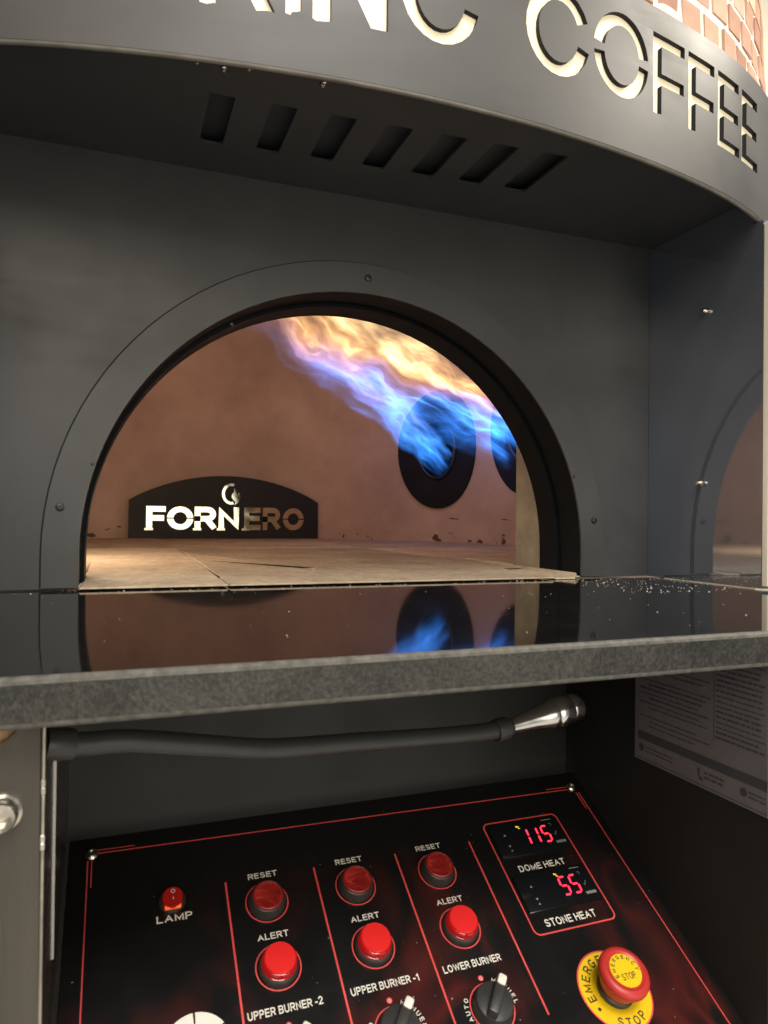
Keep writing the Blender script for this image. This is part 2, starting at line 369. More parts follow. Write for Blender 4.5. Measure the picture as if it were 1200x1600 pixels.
def granite(name, polished):
    m = mat(name, (0.012, 0.012, 0.012), 0.055 if polished else 0.42, spec=0.5, rvar=0.02 if polished else 0.1, vscale=12,
            bump=0.0 if polished else 0.5, bscale=420)
    nt = m.node_tree; N = nt.nodes; L = nt.links; b = N['Principled BSDF']
    tc = N.new('ShaderNodeTexCoord')
    n = N.new('ShaderNodeTexNoise'); n.inputs['Scale'].default_value = 420 if not polished else 420; n.inputs['Detail'].default_value = 6; n.inputs['Roughness'].default_value = 0.75
    L.new(tc.outputs['Object'], n.inputs['Vector'])
    nb = N.new('ShaderNodeTexNoise'); nb.inputs['Scale'].default_value = 30; nb.inputs['Detail'].default_value = 3; L.new(tc.outputs['Object'], nb.inputs['Vector'])
    ad = N.new('ShaderNodeMath'); ad.operation = 'MULTIPLY_ADD'; ad.inputs[1].default_value = 0.35; L.new(nb.outputs['Fac'], ad.inputs[0]); L.new(n.outputs['Fac'], ad.inputs[2])
    cr = N.new('ShaderNodeValToRGB'); L.new(ad.outputs[0], cr.inputs[0]); e = cr.color_ramp.elements
    if polished:
        e[0].position = 0.72; e[0].color = (0.006, 0.006, 0.006, 1); e[1].position = 0.95; e[1].color = (0.03, 0.03, 0.03, 1)
    else:
        e[0].position = 0.58; e[0].color = (0.008, 0.008, 0.007, 1); e[1].position = 0.96; e[1].color = (0.070, 0.066, 0.057, 1)
    L.new(cr.outputs[0], b.inputs['Base Color'])
    return m
m_gran = granite('polished_black_granite', True); m_granE = granite('honed_granite_edge', False)
m_granC = mat('sawn_granite_arris', (0.10, 0.095, 0.083), 0.6, spec=0.3, var=0.35, vscale=160, bump=0.4, bscale=300)

def panel_material():
    m = mat('flame_printed_black_panel', (0.010, 0.010, 0.010), 0.24, spec=0.5, rvar=0.05, vscale=20)
    nt = m.node_tree; N = nt.nodes; L = nt.links; b = N['Principled BSDF']
    tc = N.new('ShaderNodeTexCoord')
    def noise(scale, detail, dist, off):
        mp = N.new('ShaderNodeMapping'); mp.inputs['Location'].default_value = off; mp.inputs['Scale'].default_value = (1.6, 0.8, 1)
        n = N.new('ShaderNodeTexNoise'); n.inputs['Scale'].default_value = scale; n.inputs['Detail'].default_value = detail; n.inputs['Distortion'].default_value = dist
        L.new(tc.outputs['Object'], mp.inputs[0]); L.new(mp.outputs[0], n.inputs['Vector']); return n
    a = noise(9, 2.5, 1.2, (0.31, 0.1, 0)); c = noise(7, 2, 0.3, (1.7, 0.4, 0))
    w = N.new('ShaderNodeMath'); w.operation = 'SUBTRACT'; w.inputs[1].default_value = 0.5; L.new(a.outputs['Fac'], w.inputs[0])
    ab = N.new('ShaderNodeMath'); ab.operation = 'ABSOLUTE'; L.new(w.outputs[0], ab.inputs[0])
    r = N.new('ShaderNodeMapRange'); r.inputs['From Min'].default_value = 0.0; r.inputs['From Max'].default_value = 0.12; r.inputs['To Min'].default_value = 1; r.inputs['To Max'].default_value = 0
    L.new(ab.outputs[0], r.inputs[0])
    k = N.new('ShaderNodeMapRange'); k.inputs['From Min'].default_value = 0.46; k.inputs['From Max'].default_value = 0.70; L.new(c.outputs['Fac'], k.inputs[0])
    # the printed flames rise from the lower part of the panel
    sx = N.new('ShaderNodeSeparateXYZ'); L.new(tc.outputs['Object'], sx.inputs[0])
    low = N.new('ShaderNodeMapRange'); low.inputs['From Min'].default_value = -0.03; low.inputs['From Max'].default_value = -0.16; L.new(sx.outputs['Y'], low.inputs[0])
    m1 = N.new('ShaderNodeMath'); m1.operation = 'MULTIPLY'; L.new(r.outputs[0], m1.inputs[0]); L.new(k.outputs[0], m1.inputs[1])
    m2 = N.new('ShaderNodeMath'); m2.operation = 'MULTIPLY'; L.new(m1.outputs[0], m2.inputs[0]); L.new(low.outputs[0], m2.inputs[1])
    mx = N.new('ShaderNodeMix'); mx.data_type = 'RGBA'; mx.inputs[6].default_value = (0.0085, 0.0080, 0.0080, 1); mx.inputs[7].default_value = (0.115, 0.015, 0.012, 1)
    L.new(m2.outputs[0], mx.inputs[0]); L.new(mx.outputs[2], b.inputs['Base Color'])
    return m
m_panel = panel_material()

def flame_material(name, seed, stops, strength, bend, wid0, wid1, L_, f0):
    """glowing gas: emission only, streaky along local x"""
    m = bpy.data.materials.new(name); m.use_nodes = True; nt = m.node_tree; N = nt.nodes; L = nt.links
    N.remove(N['Principled BSDF']); out = N['Material Output']
    def math_(op, a=None, b=None, c=None, clamp=False):
        n = N.new('ShaderNodeMath'); n.operation = op; n.use_clamp = clamp
        for i, v in enumerate((a, b, c)):
            if v is None: continue
            if isinstance(v, (int, float)): n.inputs[i].default_value = v
            else: L.new(v, n.inputs[i])
        return n.outputs[0]
    tc = N.new('ShaderNodeTexCoord')
    # large-scale swaying
    mp = N.new('ShaderNodeMapping'); mp.inputs['Location'].default_value = (seed, seed*2.3, seed*.7); L.new(tc.outputs['Object'], mp.inputs[0])
    nw = N.new('ShaderNodeTexNoise'); nw.inputs['Scale'].default_value = 7.0; nw.inputs['Detail'].default_value = 3; L.new(mp.outputs[0], nw.inputs['Vector'])
    sub = N.new('ShaderNodeVectorMath'); sub.operation = 'SUBTRACT'; sub.inputs[1].default_value = (0.5, 0.5, 0.5); L.new(nw.outputs['Color'], sub.inputs[0])
    sxyz = N.new('ShaderNodeSeparateXYZ'); L.new(tc.outputs['Object'], sxyz.inputs[0])
    t = math_('DIVIDE', sxyz.outputs['X'], L_)
    amp = math_('MULTIPLY_ADD', t, 0.16, 0.03)
    sc = N.new('ShaderNodeVectorMath'); sc.operation = 'SCALE'; L.new(sub.outputs[0], sc.inputs[0]); L.new(amp, sc.inputs['Scale'])
    pv = N.new('ShaderNodeVectorMath'); pv.operation = 'ADD'; L.new(tc.outputs['Object'], pv.inputs[0]); L.new(sc.outputs[0], pv.inputs[1])
    s2 = N.new('ShaderNodeSeparateXYZ'); L.new(pv.outputs[0], s2.inputs[0])
    X_, Y_, Z_ = s2.outputs['X'], s2.outputs['Y'], s2.outputs['Z']
    r = math_('SQRT', math_('ADD', math_('MULTIPLY', math_('MULTIPLY', Y_, Y_), 6.0), math_('MULTIPLY', Z_, Z_)))
    wd = math_('MULTIPLY_ADD', math_('POWER', math_('MAXIMUM', t, 0.0), 0.7), wid1-wid0, wid0)
    rn = math_('DIVIDE', r, wd)
    env = math_('SUBTRACT', 1.0, rn, clamp=True)
    env = math_('POWER', env, 0.9)
    # streaks
    mp2 = N.new('ShaderNodeMapping'); mp2.inputs['Scale'].default_value = (3.4, 16.0, 34.0); mp2.inputs['Location'].default_value = (seed*3, seed, seed*5); L.new(pv.outputs[0], mp2.inputs[0])
    n1 = N.new('ShaderNodeTexNoise'); n1.inputs['Scale'].default_value = 1.0; n1.inputs['Detail'].default_value = 4; n1.inputs['Roughness'].default_value = 0.55; n1.inputs['Distortion'].default_value = 0.45
    L.new(mp2.outputs[0], n1.inputs['Vector'])
    rid = math_('SUBTRACT', 1.0, math_('MULTIPLY', math_('ABSOLUTE', math_('SUBTRACT', n1.outputs['Fac'], 0.5)), 6.0), clamp=True)
    rid = math_('POWER', rid, 3.4)
    mp3 = N.new('ShaderNodeMapping'); mp3.inputs['Scale'].default_value = (4.5, 8.0, 15.0); mp3.inputs['Location'].default_value = (seed*1.7, seed*4, seed); L.new(pv.outputs[0], mp3.inputs[0])
    n3 = N.new('ShaderNodeTexNoise'); n3.inputs['Scale'].default_value = 1.0; n3.inputs['Detail'].default_value = 3; n3.inputs['Distortion'].default_value = 0.3; L.new(mp3.outputs[0], n3.inputs['Vector'])
    patch = N.new('ShaderNodeMapRange'); patch.interpolation_type = 'SMOOTHSTEP'; patch.inputs['From Min'].default_value = 0.38; patch.inputs['From Max'].default_value = 0.60; patch.inputs['To Min'].default_value = 0.08; L.new(n3.outputs['Fac'], patch.inputs[0])
    rid = math_('MULTIPLY', math_('MULTIPLY_ADD', rid, 1.0, 0.11), patch.outputs[0])
    fade = N.new('ShaderNodeMapRange'); fade.interpolation_type = 'SMOOTHSTEP'; fade.inputs['From Min'].default_value = 1.0; fade.inputs['From Max'].default_value = f0; L.new(t, fade.inputs[0])
    st = N.new('ShaderNodeMapRange'); st.interpolation_type = 'SMOOTHSTEP'; st.inputs['From Min'].default_value = 0.0; st.inputs['From Max'].default_value = 0.06; L.new(t, st.inputs[0])
    d = math_('MULTIPLY', math_('MULTIPLY', env, rid), math_('MULTIPLY', fade.outputs[0], st.outputs[0]))
    d = math_('MULTIPLY', d, strength)
    # colour along the flame, bluer at its underside
    cf = math_('ADD', math_('MULTIPLY_ADD', Z_, bend, t), math_('MULTIPLY', math_('SUBTRACT', nw.outputs['Fac'], 0.5), 0.35))
    cr = N.new('ShaderNodeValToRGB'); L.new(cf, cr.inputs[0]); e = cr.color_ramp.elements
    e[0].position = stops[0][0]; e[0].color = (*stops[0][1], 1); e[1].position = stops[-1][0]; e[1].color = (*stops[-1][1], 1)
    for p, c in stops[1:-1]:
        k = e.new(p); k.color = (*c, 1)
    em = N.new('ShaderNodeEmission'); L.new(cr.outputs[0], em.inputs['Color']); L.new(d, em.inputs['Strength'])
    L.new(em.outputs[0], out.inputs['Volume'])
    return m

# ------------------------------------------------------------------ shared dimensions (metres)
XC, HW, SPR, TRM = 0.2718, 0.3099, 0.0358, 0.0352     # arch centre, half width, springing height, trim width
XS, YS = 0.6957, -0.188                               # right cheek panel
ZH, ZF, ZT = 0.4607, 0.4318, 0.585                    # hood underside, fascia lower and upper edge

# fascia plan: a curve of slowly tightening radius
_pl = [(0.0, 0.0, 0.0)]
_ds = 0.004
for i in range(400):
    s = i*_ds; x, y, h = _pl[-1]
    k = 0.796 if s < 0.31 else (1.5 if s < 0.75 else 2.6)
    _pl.append((x+math.cos(h)*_ds, y+math.sin(h)*_ds, h+k*_ds))
def plan(s):
    a = abs(s)/_ds; i = min(int(a), len(_pl)-2); f = a-i
    x, y, h = [p+(q-p)*f for p, q in zip(_pl[i], _pl[i+1])]
    sg = 1 if s >= 0 else -1
    return Vector((XC+sg*x, -0.2621+y, 0)), Vector((-sg*math.sin(h), math.cos(h), 0))   # point, inward normal
def on_fascia(u, v, d):
    p, n = plan(u); q = p+n*d; return Vector((q.x, q.y, v))

# ------------------------------------------------------------------ setting
b = NB(); bbox(b, -3.0, 5.0, 2.4, 2.5, -1.0, 3.4)
tag(link('wall', b, m_wall), 'cream painted wall behind the oven', None, None, 'structure')

b = NB(); bbox(b, -4.0, 5.0, -6.0, 2.39, -1.00, -0.95)
tag(link('floor', b, mat('pale_floor_tile', (0.55, 0.54, 0.52), 0.45, spec=0.4, var=0.06, vscale=3)), 'pale tiled shop floor in front of the oven', None, None, 'structure')
# ------------------------------------------------------------------ the oven
oven = thing('pizza_oven', 'black pizza oven with arched mouth, curved lettered fascia and lit fire chamber', 'oven', (XC, 0.0, 0.0))

def arch(r, n=48, z0=0.0):
    """left foot, over the top, right foot"""
    pts = [(XC-r, z0)] + [(XC-r*math.cos(math.pi*i/n), SPR+r*math.sin(math.pi*i/n)) for i in range(n+1)] + [(XC+r, z0)]
    return pts
front = lambda y0: (lambda u, v, d: Vector((u, y0+d, v)))
a_in = arch(HW+0.004, z0=0.0015)
outer = [(XC-0.46, 0.0015)] + a_in + [(XS+0.03, 0.0015), (XS+0.03, ZH+0.04), (XC-0.46, ZH+0.04)]
link('front_panel', plate(NB(), outer, [], 0.004, front(0.0)), m_coat, oven)
a1 = arch(HW, z0=0.003); a2 = arch(HW+TRM, z0=0.003)
trim = link('arch_trim', plate(NB(), a2+list(reversed(a1)), [], 0.003, front(-0.0052)), m_trim, oven)

link('shadow_gap_strip', plate(NB(), arch(HW+TRM+0.0019, z0=0.003)+list(reversed(arch(HW+TRM+0.0001, z0=0.003))), [], 0.0014, front(-0.0016)), m_cutedge, trim)  # dark strip painted in for the shadow gap around the trim
def screw_at(parent, p, axis, r=0.0042, m=m_screw, name='screw', slot=True):
    q = Vector((0, 0, 1)).rotation_difference(Vector(axis)).to_matrix().to_4x4(); q.translation = Vector(p)
    b = lathe(NB(), [(r, 0), (r, r*.25), (r*.82, r*.5), (r*.45, r*.58), (r*.42, r*.3), (0.0001, r*.28)], q, 20)
    return link(name, b, m, parent, smooth=35)
for x, z in ((-0.0565, 0.0862), (0.2746, 0.3640), (0.6010, 0.0783)):
    screw_at(trim, (x, -0.0052, z), (0, -1, 0))
for x, z in ((-0.0262, 0.1315), (0.5683, 0.1364), (0.115, 0.292)):       # small burrs on the inner rim
    screw_at(trim, (x, -0.0050, z), (0, -1, 0), 0.0020, m_screw, 'rivet')

def liner(bm, r, y0, y1, th):
    p = arch(r, z0=0.003); q = arch(r+th, z0=0.003)
    return plate(bm, q+list(reversed(p)), [], y1-y0, front(y0))
ln = link('arch_liner', liner(NB(), HW+0.0006, -0.0040, 0.046, 0.003), m_liner, oven, smooth=40)
link('liner_step', liner(NB(), HW-0.0035, 0.0462, 0.0905, 0.006), m_liner, ln, smooth=40)

# cheeks
side_o = [(YS, 0.0015), (-0.0005, 0.0015), (-0.0005, ZH-0.0006), (-0.1735, ZH-0.0006), (-0.1745, ZF-0.002), (YS, ZF-0.002)]
sp = link('side_panel', plate(NB(), side_o, [], 0.012, lambda u, v, d: Vector((XS+d, u, v))), m_side, oven)
b = NB(); bbox(b, XS-0.0002, XS+0.0125, YS-0.009, YS-0.0004, 0.004, ZF-0.006, 0.001, 1)
link('edge_strip', b, m_edge, sp)
for y, z in ((-0.1038, 0.345), (-0.0975, 0.1273)):
    q = Matrix.Translation((XS, y, z)) @ Matrix.Rotation(R(-90), 4, 'Y')
    bb = lathe(NB(), [(0.0048, 0), (0.0048, 0.0016), (0.0032, 0.002), (0.0034, 0.0028), (0.0031, 0.0036), (0.0034, 0.0044), (0.0031, 0.0052), (0.0034, 0.0062), (0.0024, 0.0074)], q, 16)
    link('bolt', bb, m_steel, sp, smooth=30)
xl = 2*XC-XS
link('side_panel', plate(NB(), side_o, [], 0.012, lambda u, v, d: Vector((xl-d, u, v))), m_side, oven)

# hood underside with seven vent slots
hood_out = [on_fascia(-0.428+0.856*i/40, 0, 0.0095) for i in range(41)]
hood_out = [(p.x, p.y) for p in hood_out if xl+0.001 < p.x < XS-0.001]
XH = XS+0.011
hood_out = hood_out + [(XH, hood_out[-1][1]+0.004), (XH, -0.0004), (2*XC-XH, -0.0004), (2*XC-XH, hood_out[0][1]+0.004)]
slots = []
for i in range(7):
    x = 0.0835+0.0567*i; yf = -0.149-0.068*(x-0.083); yr = -0.059-0.072*(x-0.083); w = 0.0115+0.0005*i; c = 0.006
    slots.append([(x-w, yf), (x+w, yf), (x+w, yr-c), (x+w-c*.3, yr-c*.3), (x+w-c, yr), (x-w+c, yr), (x-w+c*.3, yr-c*.3), (x-w, yr-c)])
hood = link('hood_underside', plate(NB(), hood_out, slots, 0.003, lambda u, v, d: Vector((u, v, ZH+d))), m_coat, oven)
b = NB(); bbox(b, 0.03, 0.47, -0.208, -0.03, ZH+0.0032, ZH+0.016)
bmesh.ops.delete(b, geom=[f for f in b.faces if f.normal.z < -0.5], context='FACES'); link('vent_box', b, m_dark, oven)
for x, y in ((0.0566, -0.1902), (0.079, -0.189), (0.099, -0.1985), (0.1636, -0.1996)):
    b = NB(); bmesh.ops.create_icosphere(b, subdivisions=2, radius=0.0042, matrix=Matrix.Translation((x, y, ZH)) @ Matrix.Diagonal((0.7, 1.3, 0.9, 1)))
    for v in b.verts: v.co += Vector((random.uniform(-1, 1), random.uniform(-1, 1), random.uniform(-1, 1)))*0.0006
    link('weld_bead', b, m_steel, hood, smooth=60)

# fascia with lettering cut through it
def arc_band(cx, cz, ax, az, sx, sz, a0, a1, n=22, chips=()):
    """elliptical stroke from angle a0 to a1 (degrees, counter-clockwise), stroke sx wide at the sides and sz at top and bottom"""
    o = []; i_ = []
    for k in range(n+1):
        a = R(a0+(a1-a0)*k/n)
        o.append((cx+ax*math.cos(a), cz+az*math.sin(a))); i_.append((cx+(ax-sx)*math.cos(a), cz+(az-sz)*math.sin(a)))
    return o+list(reversed(i_))
Z0, Z1 = 0.480, 0.560
HT = Z1-Z0; ZM = (Z0+Z1)/2
def F_(x0, x1, st=0.0130, h=0.0115):
    return [(x0+0.001, Z0+0.0008), (x0+0.004, Z0), (x0+st, Z0+0.0012), (x0+st, ZM-0.010), (x1-0.001, ZM-0.010), (x1-0.001, ZM-0.010+h), (x0+st, ZM-0.010+h), (x0+st, Z1-h), (x1, Z1-h), (x1, Z1), (x0, Z1)]
def E_(x0, x1, st=0.0125, h=0.0105):
    return [(x0, Z0), (x1, Z0), (x1, Z0+h), (x0+st, Z0+h), (x0+st, ZM-h/2), (x1-0.003, ZM-h/2), (x1-0.003, ZM+h/2), (x0+st, ZM+h/2), (x0+st, Z1-h), (x1-0.002, Z1-h), (x1-0.002, Z1), (x0, Z1)]
letters = [
    # K
    [(-0.2205, 0.4735), (-0.2150, 0.4726), (-0.2095, 0.4741), (-0.2080, 0.4738), (-0.2080, 0.505), (-0.1985, 0.513), (-0.1770, 0.4732), (-0.1690, 0.4745), (-0.1625, 0.4740), (-0.1890, 0.523), (-0.164, 0.558), (-0.180, 0.558), (-0.2080, 0.523), (-0.2080, 0.558), (-0.2205, 0.558)],
    # I
    [(-0.1545, 0.4752), (-0.1505, 0.4745), (-0.1495, 0.4770), (-0.1470, 0.4775), (-0.1420, 0.4788), (-0.1420, 0.558), (-0.1545, 0.558)],
    # N
    [(-0.1330, 0.4752), (-0.1300, 0.4735), (-0.1180, 0.4750), (-0.1180, 0.5380), (-0.0850, 0.4765), (-0.0705, 0.4765), (-0.0705, 0.558), (-0.0840, 0.558), (-0.0840, 0.5060), (-0.1120, 0.558), (-0.1330, 0.558)],
    # G: bowl, then bar
    arc_band(-0.0235, 0.519, 0.0360, 0.0415, 0.0135, 0.0125, 22, 347),
    # C
    arc_band(0.0955, 0.5205, 0.0360, 0.0405, 0.0135, 0.0125, 24, 344),
    # O in two halves
    arc_band(0.1720, 0.5215, 0.0360, 0.0400, 0.0132, 0.0122, 8, 172),
    arc_band(0.1720, 0.5215, 0.0360, 0.0400, 0.0132, 0.0122, 186, 354),
    F_(0.2145, 0.2635), F_(0.2697, 0.3162), E_(0.3235, 0.3705), E_(0.3765, 0.4215),
]
fo = [(-1.0, ZF), (1.0, ZF), (1.0, ZT), (-1.0, ZT)]
cuts = [-1.0+0.02*i for i in range(1, 100)]
fas = link('fascia', plate(NB(), fo, letters, 0.0048, on_fascia, cuts, (), 1), [m_fascia, m_cutedge], oven, smooth=25)
fas['label'] = 'curved graphite fascia band with cut-through capital lettering'
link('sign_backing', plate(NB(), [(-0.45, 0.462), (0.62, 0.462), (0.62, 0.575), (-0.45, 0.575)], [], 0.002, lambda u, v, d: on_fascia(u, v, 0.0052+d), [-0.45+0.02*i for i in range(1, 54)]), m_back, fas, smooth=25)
# rolled lower lip of the fascia
lip = NB(); tube(lip, [on_fascia(-1.0+2.0*i/120, ZF+0.0005, 0.0032) for i in range(121)], [0.0030]*121, 8)
link('rolled_lip', lip, mat('highlight_lip', (0.24, 0.225, 0.195), 0.35, metal=0.3, var=0.2, vscale=30), fas, smooth=60)  # lip colour lightened to give the bright edge highlight
top_o = [on_fascia(-0.98+1.96*i/60, 0, 0.009) for i in range(61)]
link('hood_top', plate(NB(), [(p.x, p.y) for p in top_o]+[(top_o[-1].x, 0.45), (top_o[0].x, 0.45)], [], 0.004, lambda u, v, d: Vector((u, v, ZT-0.006+d))), m_coat, oven)

# brick cladding of the dome above the fascia
def on_brick(u, v, d):
    p, n = plan(u); q = p+n*(0.022+d+max(0, v-0.6)*0.05); return Vector((q.x, q.y, v))
core = link('brick_dome', plate(NB(), [(0.02, 0.50), (1.35, 0.50), (1.35, 0.93), (0.02, 0.93)], [], 0.06, on_brick, [0.02+0.03*i for i in range(1, 45)], [0.6]), m_mortar, oven, smooth=25)
BL, BH, BD, JO = 0.034, 0.031, 0.014, 0.0085
def brick_mesh(seed):
    rnd = random.Random(seed); b = NB(); bbox(b, -BL/2, BL/2, -0.0016, BD, -BH/2, BH/2, 0.0011, 1)
    for v in b.verts: v.co += Vector((rnd.uniform(-1, 1)*0.0009, rnd.uniform(-1, 1)*0.0009, rnd.uniform(-1, 1)*0.0009))
    me = bpy.data.meshes.new('brick'); b.to_mesh(me); b.free(); me.materials.append(m_brick); return me
bms = [brick_mesh(i) for i in range(5)]
row = 0; z = 0.545
while z < 0.90:
    u = 0.14+(0.5*(BL+JO) if row % 2 else 0)
    while u < 0.98:
        o = bpy.data.objects.new('brick', random.choice(bms)); C.objects.link(o)
        p = on_brick(u, z, 0.0); pl_, n = plan(u)
        adopt(o, core)
        o.location = p+Vector((n.x, n.y, 0))*random.uniform(-0.0009, 0.0009)+Vector((0, 0, random.uniform(-.001, .001)))
        o.rotation_euler = (0, R(random.uniform(-0.8, 0.8)), math.atan2(-n.x, n.y))
        u += BL+JO
    z += BH+JO; row += 1

# fire chamber
CR, CY = 0.73, 0.80
def on_wall(u, v, d):
    a = u/CR; r = CR+d; return Vector((XC+r*math.sin(a), CY+r*math.cos(a), v))
umax = CR*R(154)
def ell(cu, cv, a, b_, n=36): return [(cu+a*math.cos(2*math.pi*i/n), cv+b_*math.sin(2*math.pi*i/n)) for i in range(n)]
rings = [(0.775, 0.288), (1.130, 0.325)]
HA, HB = 0.066, 0.086
cw = link('chamber_wall', plate(NB(), [(-umax, 0.004), (umax, 0.004), (umax, 0.52), (-umax, 0.52)], [ell(cu, cv, HA+0.01, HB+0.01) for cu, cv in rings], 0.02, on_wall,
          [-umax+0.05*i for i in range(1, int(2*umax/0.05)+1)]), m_chamber, oven, smooth=25)
b = NB(); n = 64; prev = None
for j in range(13):
    a = math.pi/2*j/12; r = max(CR*math.cos(a), 0.001); zz = 0.519+0.32*math.sin(a)
    ring = [b.verts.new((XC+r*math.sin(2*math.pi*i/n), CY+r*math.cos(2*math.pi*i/n), zz)) for i in range(n)]
    if prev:
        for i in range(n): b.faces.new((prev[i], ring[i], ring[(i+1) % n], prev[(i+1) % n]))
    prev = ring
link('chamber_vault', b, m_chamber, oven, smooth=40)
fw = [(-0.45, 0.004), (-0.060, 0.004), (-0.060, 0.37), (0.5817, 0.37), (0.5817, 0.004), (1.0, 0.004), (1.0, 0.86), (-0.45, 0.86)]
link('mouth_jamb', plate(NB(), fw, [], 0.072, front(0.0915)), m_jamb, oven)
for cu, cv in rings:
    bp = link('burner_plate', plate(NB(), ell(cu, cv, 0.145, 0.180, 56), [ell(cu, cv-0.0, HA, HB)], 0.006, lambda u, v, d: on_wall(u, v, -0.007+d), [cu-0.14+0.02*i for i in range(15)]), m_cast, oven, smooth=30)
    b = NB(); A_ = [on_wall(u, v, -0.004) for u, v in ell(cu, cv, HA+0.002, HB+0.002)]; ctr = on_wall(cu, cv, 0)
    dirn = Vector((math.sin(cu/CR), math.cos(cu/CR), 0))
    r0 = [b.verts.new(p) for p in A_]; r1 = [b.verts.new(p+dirn*0.22) for p in A_]
    for i in range(len(A_)): b.faces.new((r0[i], r0[(i+1) % len(A_)], r1[(i+1) % len(A_)], r1[i]))
    b.faces.new(r1)
    link('burner_throat', b, m_cast, bp)
    rim = [p-dirn*0.004 for p in A_]+[A_[0]-dirn*0.004]
    link('burner_rim', tube(NB(), rim, [0.0055]*len(rim), 8, False), m_rim, bp, smooth=60)
    q = Vector((0, 0, 1)).rotation_difference(-dirn).to_matrix().to_4x4(); q.translation = ctr+dirn*0.12
    link('gas_nozzle', lathe(NB(), [(0.030, 0), (0.030, 0.07), (0.027, 0.078), (0.021, 0.078), (0.020, 0.01), (0.0001, 0.008)], q, 28), m_rim, bp, smooth=35)

# oven floor: stone slabs with recessed joints
fl = NB(); lathe(fl, [(CR+0.01, -0.004), (CR+0.01, 0.0045)], Matrix.Translation((XC, CY, 0)), 48)
bed = link('floor_bed', fl, m_crack, oven)
def slab(pts):
    b = NB(); bot = [b.verts.new((x, y, 0.0012)) for x, y in pts]; top = [b.verts.new((x, y, 0.0082)) for x, y in pts]
    f = b.faces.new(top); b.faces.new(list(reversed(bot)))
    for i in range(len(pts)): b.faces.new((bot[i], bot[(i+1) % len(pts)], top[(i+1) % len(pts)], top[i]))
    bmesh.ops.bevel(b, geom=list(f.edges), offset=0.0014, segments=1, affect='EDGES')
    dz = random.uniform(-0.0010, 0.0010); tx = random.uniform(-.001, .001)
    for v in b.verts:
        if v.co.y < 0.0 and v.co.z > 0.003: v.co.z -= 0.0050      # worn, rounded-off front edge
    for v in b.verts:
        v.co.z += dz + tx*(v.co.x-pts[0][0]); v.co.x += random.uniform(-.0004, .0004)
    return link('floor_stone', b, m_stone, bed)
J = 0.0010
ys_ = [-0.013, 0.352, 0.762, 1.165, 1.56]; xs_ = [-0.46, 0.115, 0.535, 1.02]
for j in range(4):
    for i in range(3):
        x0, x1, y0, y1 = xs_[i]+J, xs_[i+1]-J, ys_[j]+J, ys_[j+1]-J
        if j == 0:
            if i == 0: slab([(x0+0.08, 0.170), (-0.0360-J, 0.170), (-0.0360-J, y1), (x0+0.08, y1)])
            if i == 2: slab([(0.5810+J, 0.170), (x1-0.10, 0.170), (x1-0.10, y1), (0.5810+J, y1)])
            x0, x1 = max(x0, -0.0376), min(x1, 0.5795)
        if x1-x0 < 0.01: continue
        if j == 0 and i == 1:
            k = [(0.2555, 0.150), (0.186, 0.352)]       # this slab is cracked on the slant
            slab([(x0, y0), (x1, y0), (x1, y1), (k[1][0]+0.002, y1), (k[0][0]+.0014, k[0][1]), (k[0][0]-.001, k[0][1]-.001), (k[1][0]+0.0006, y1), (x0, y1)])
        elif j == 1 and i == 1:
            slab([(0.186+0.0005, y0), (x1, y0), (x1, y1), (x0, y1), (0.118+J, 0.545)])
            slab([(x0, y0), (0.186-0.0028, y0), (x0+0.0006, 0.538)])
        else: slab([(x0, y0), (x1, y0), (x1, y1), (x0, y1)] if not (j == 0 and i == 2) else [(x0, y0), (x0+0.030, y0), (x1, 0.002), (x1, y1), (x0, y1)])

# ------------------------------------------------------------------ name plate standing at the back of the chamber
SY = 1.435
sg = thing('oven_sign', 'black arched plate with shining cut steel lettering standing at the back of the oven chamber', 'sign', (0.318, SY, 0.009))
pts = [(0.0265, 0.0095), (0.6085, 0.0095), (0.6075, 0.126)]
for i in range(25):
    t = 1-i/24; x = 0.0275+t*0.580; pts.append((x, 0.124+0.079*(1-(2*t-1)**2)**0.92))
link('sign_plate', plate(NB(), pts, [], 0.004, front(SY)), m_signp, sg)
def on_sign(x0, x1, z0, z1, sl=0.0, d=0.0016): return lambda u, v: Vector((x0+u*(x1-x0), SY-d, z0+v*(z1-z0)))
words = [('F', 0.077, 0.133), ('O', 0.137, 0.214), ('R', 0.218, 0.283), ('N', 0.290, 0.353), ('E', 0.369, 0.421), ('R', 0.427, 0.484), ('O', 0.492, 0.560)]
for ch, x0, x1 in words:
    b = NB(); add_text(b, ch, on_sign(x0, x1, 0.035, 0.106), 0.235); fix_up(b, Vector((0, -1, 0)))
    lt = link('letter', b, m_letter, sg)
    for e0_, e1_ in (((x0-0.001, x0+0.019), (x1-0.019, x1+0.001)) if ch == 'O' else ((x0-0.001, x0+0.0185),) if ch == 'R' else ()):
        c = NB(); bbox(c, e0_, e1_, SY-0.0026, SY-0.0019, 0.0685, 0.0722)
        link('stencil_cut', c, m_signp, lt)
for x0 in (0.076, 0.217, 0.289, 0.366):                     # little slab feet of the lettering
    b = NB(); bbox(b, x0-0.004, x0+0.021, SY-0.0024, SY-0.0020, 0.0335, 0.0400, 0.0); link('serif', b, m_letter, sg)
def flat(parent, name, loop, m, f, d=Vector((0, -1, 0)), local=False):
    b = plate(NB(), loop, [], 0, f); fix_up(b, d); return link(name, b, m, parent, local=local)
sgf = lambda u, v, d: Vector((u, SY-0.0016, v))
cx, cz = 0.3285, 0.1475
flat(sg, 'emblem', arc_band(cx, cz, 0.0290, 0.0330, 0.0085, 0.0080, 70, 285), m_letter, sgf)
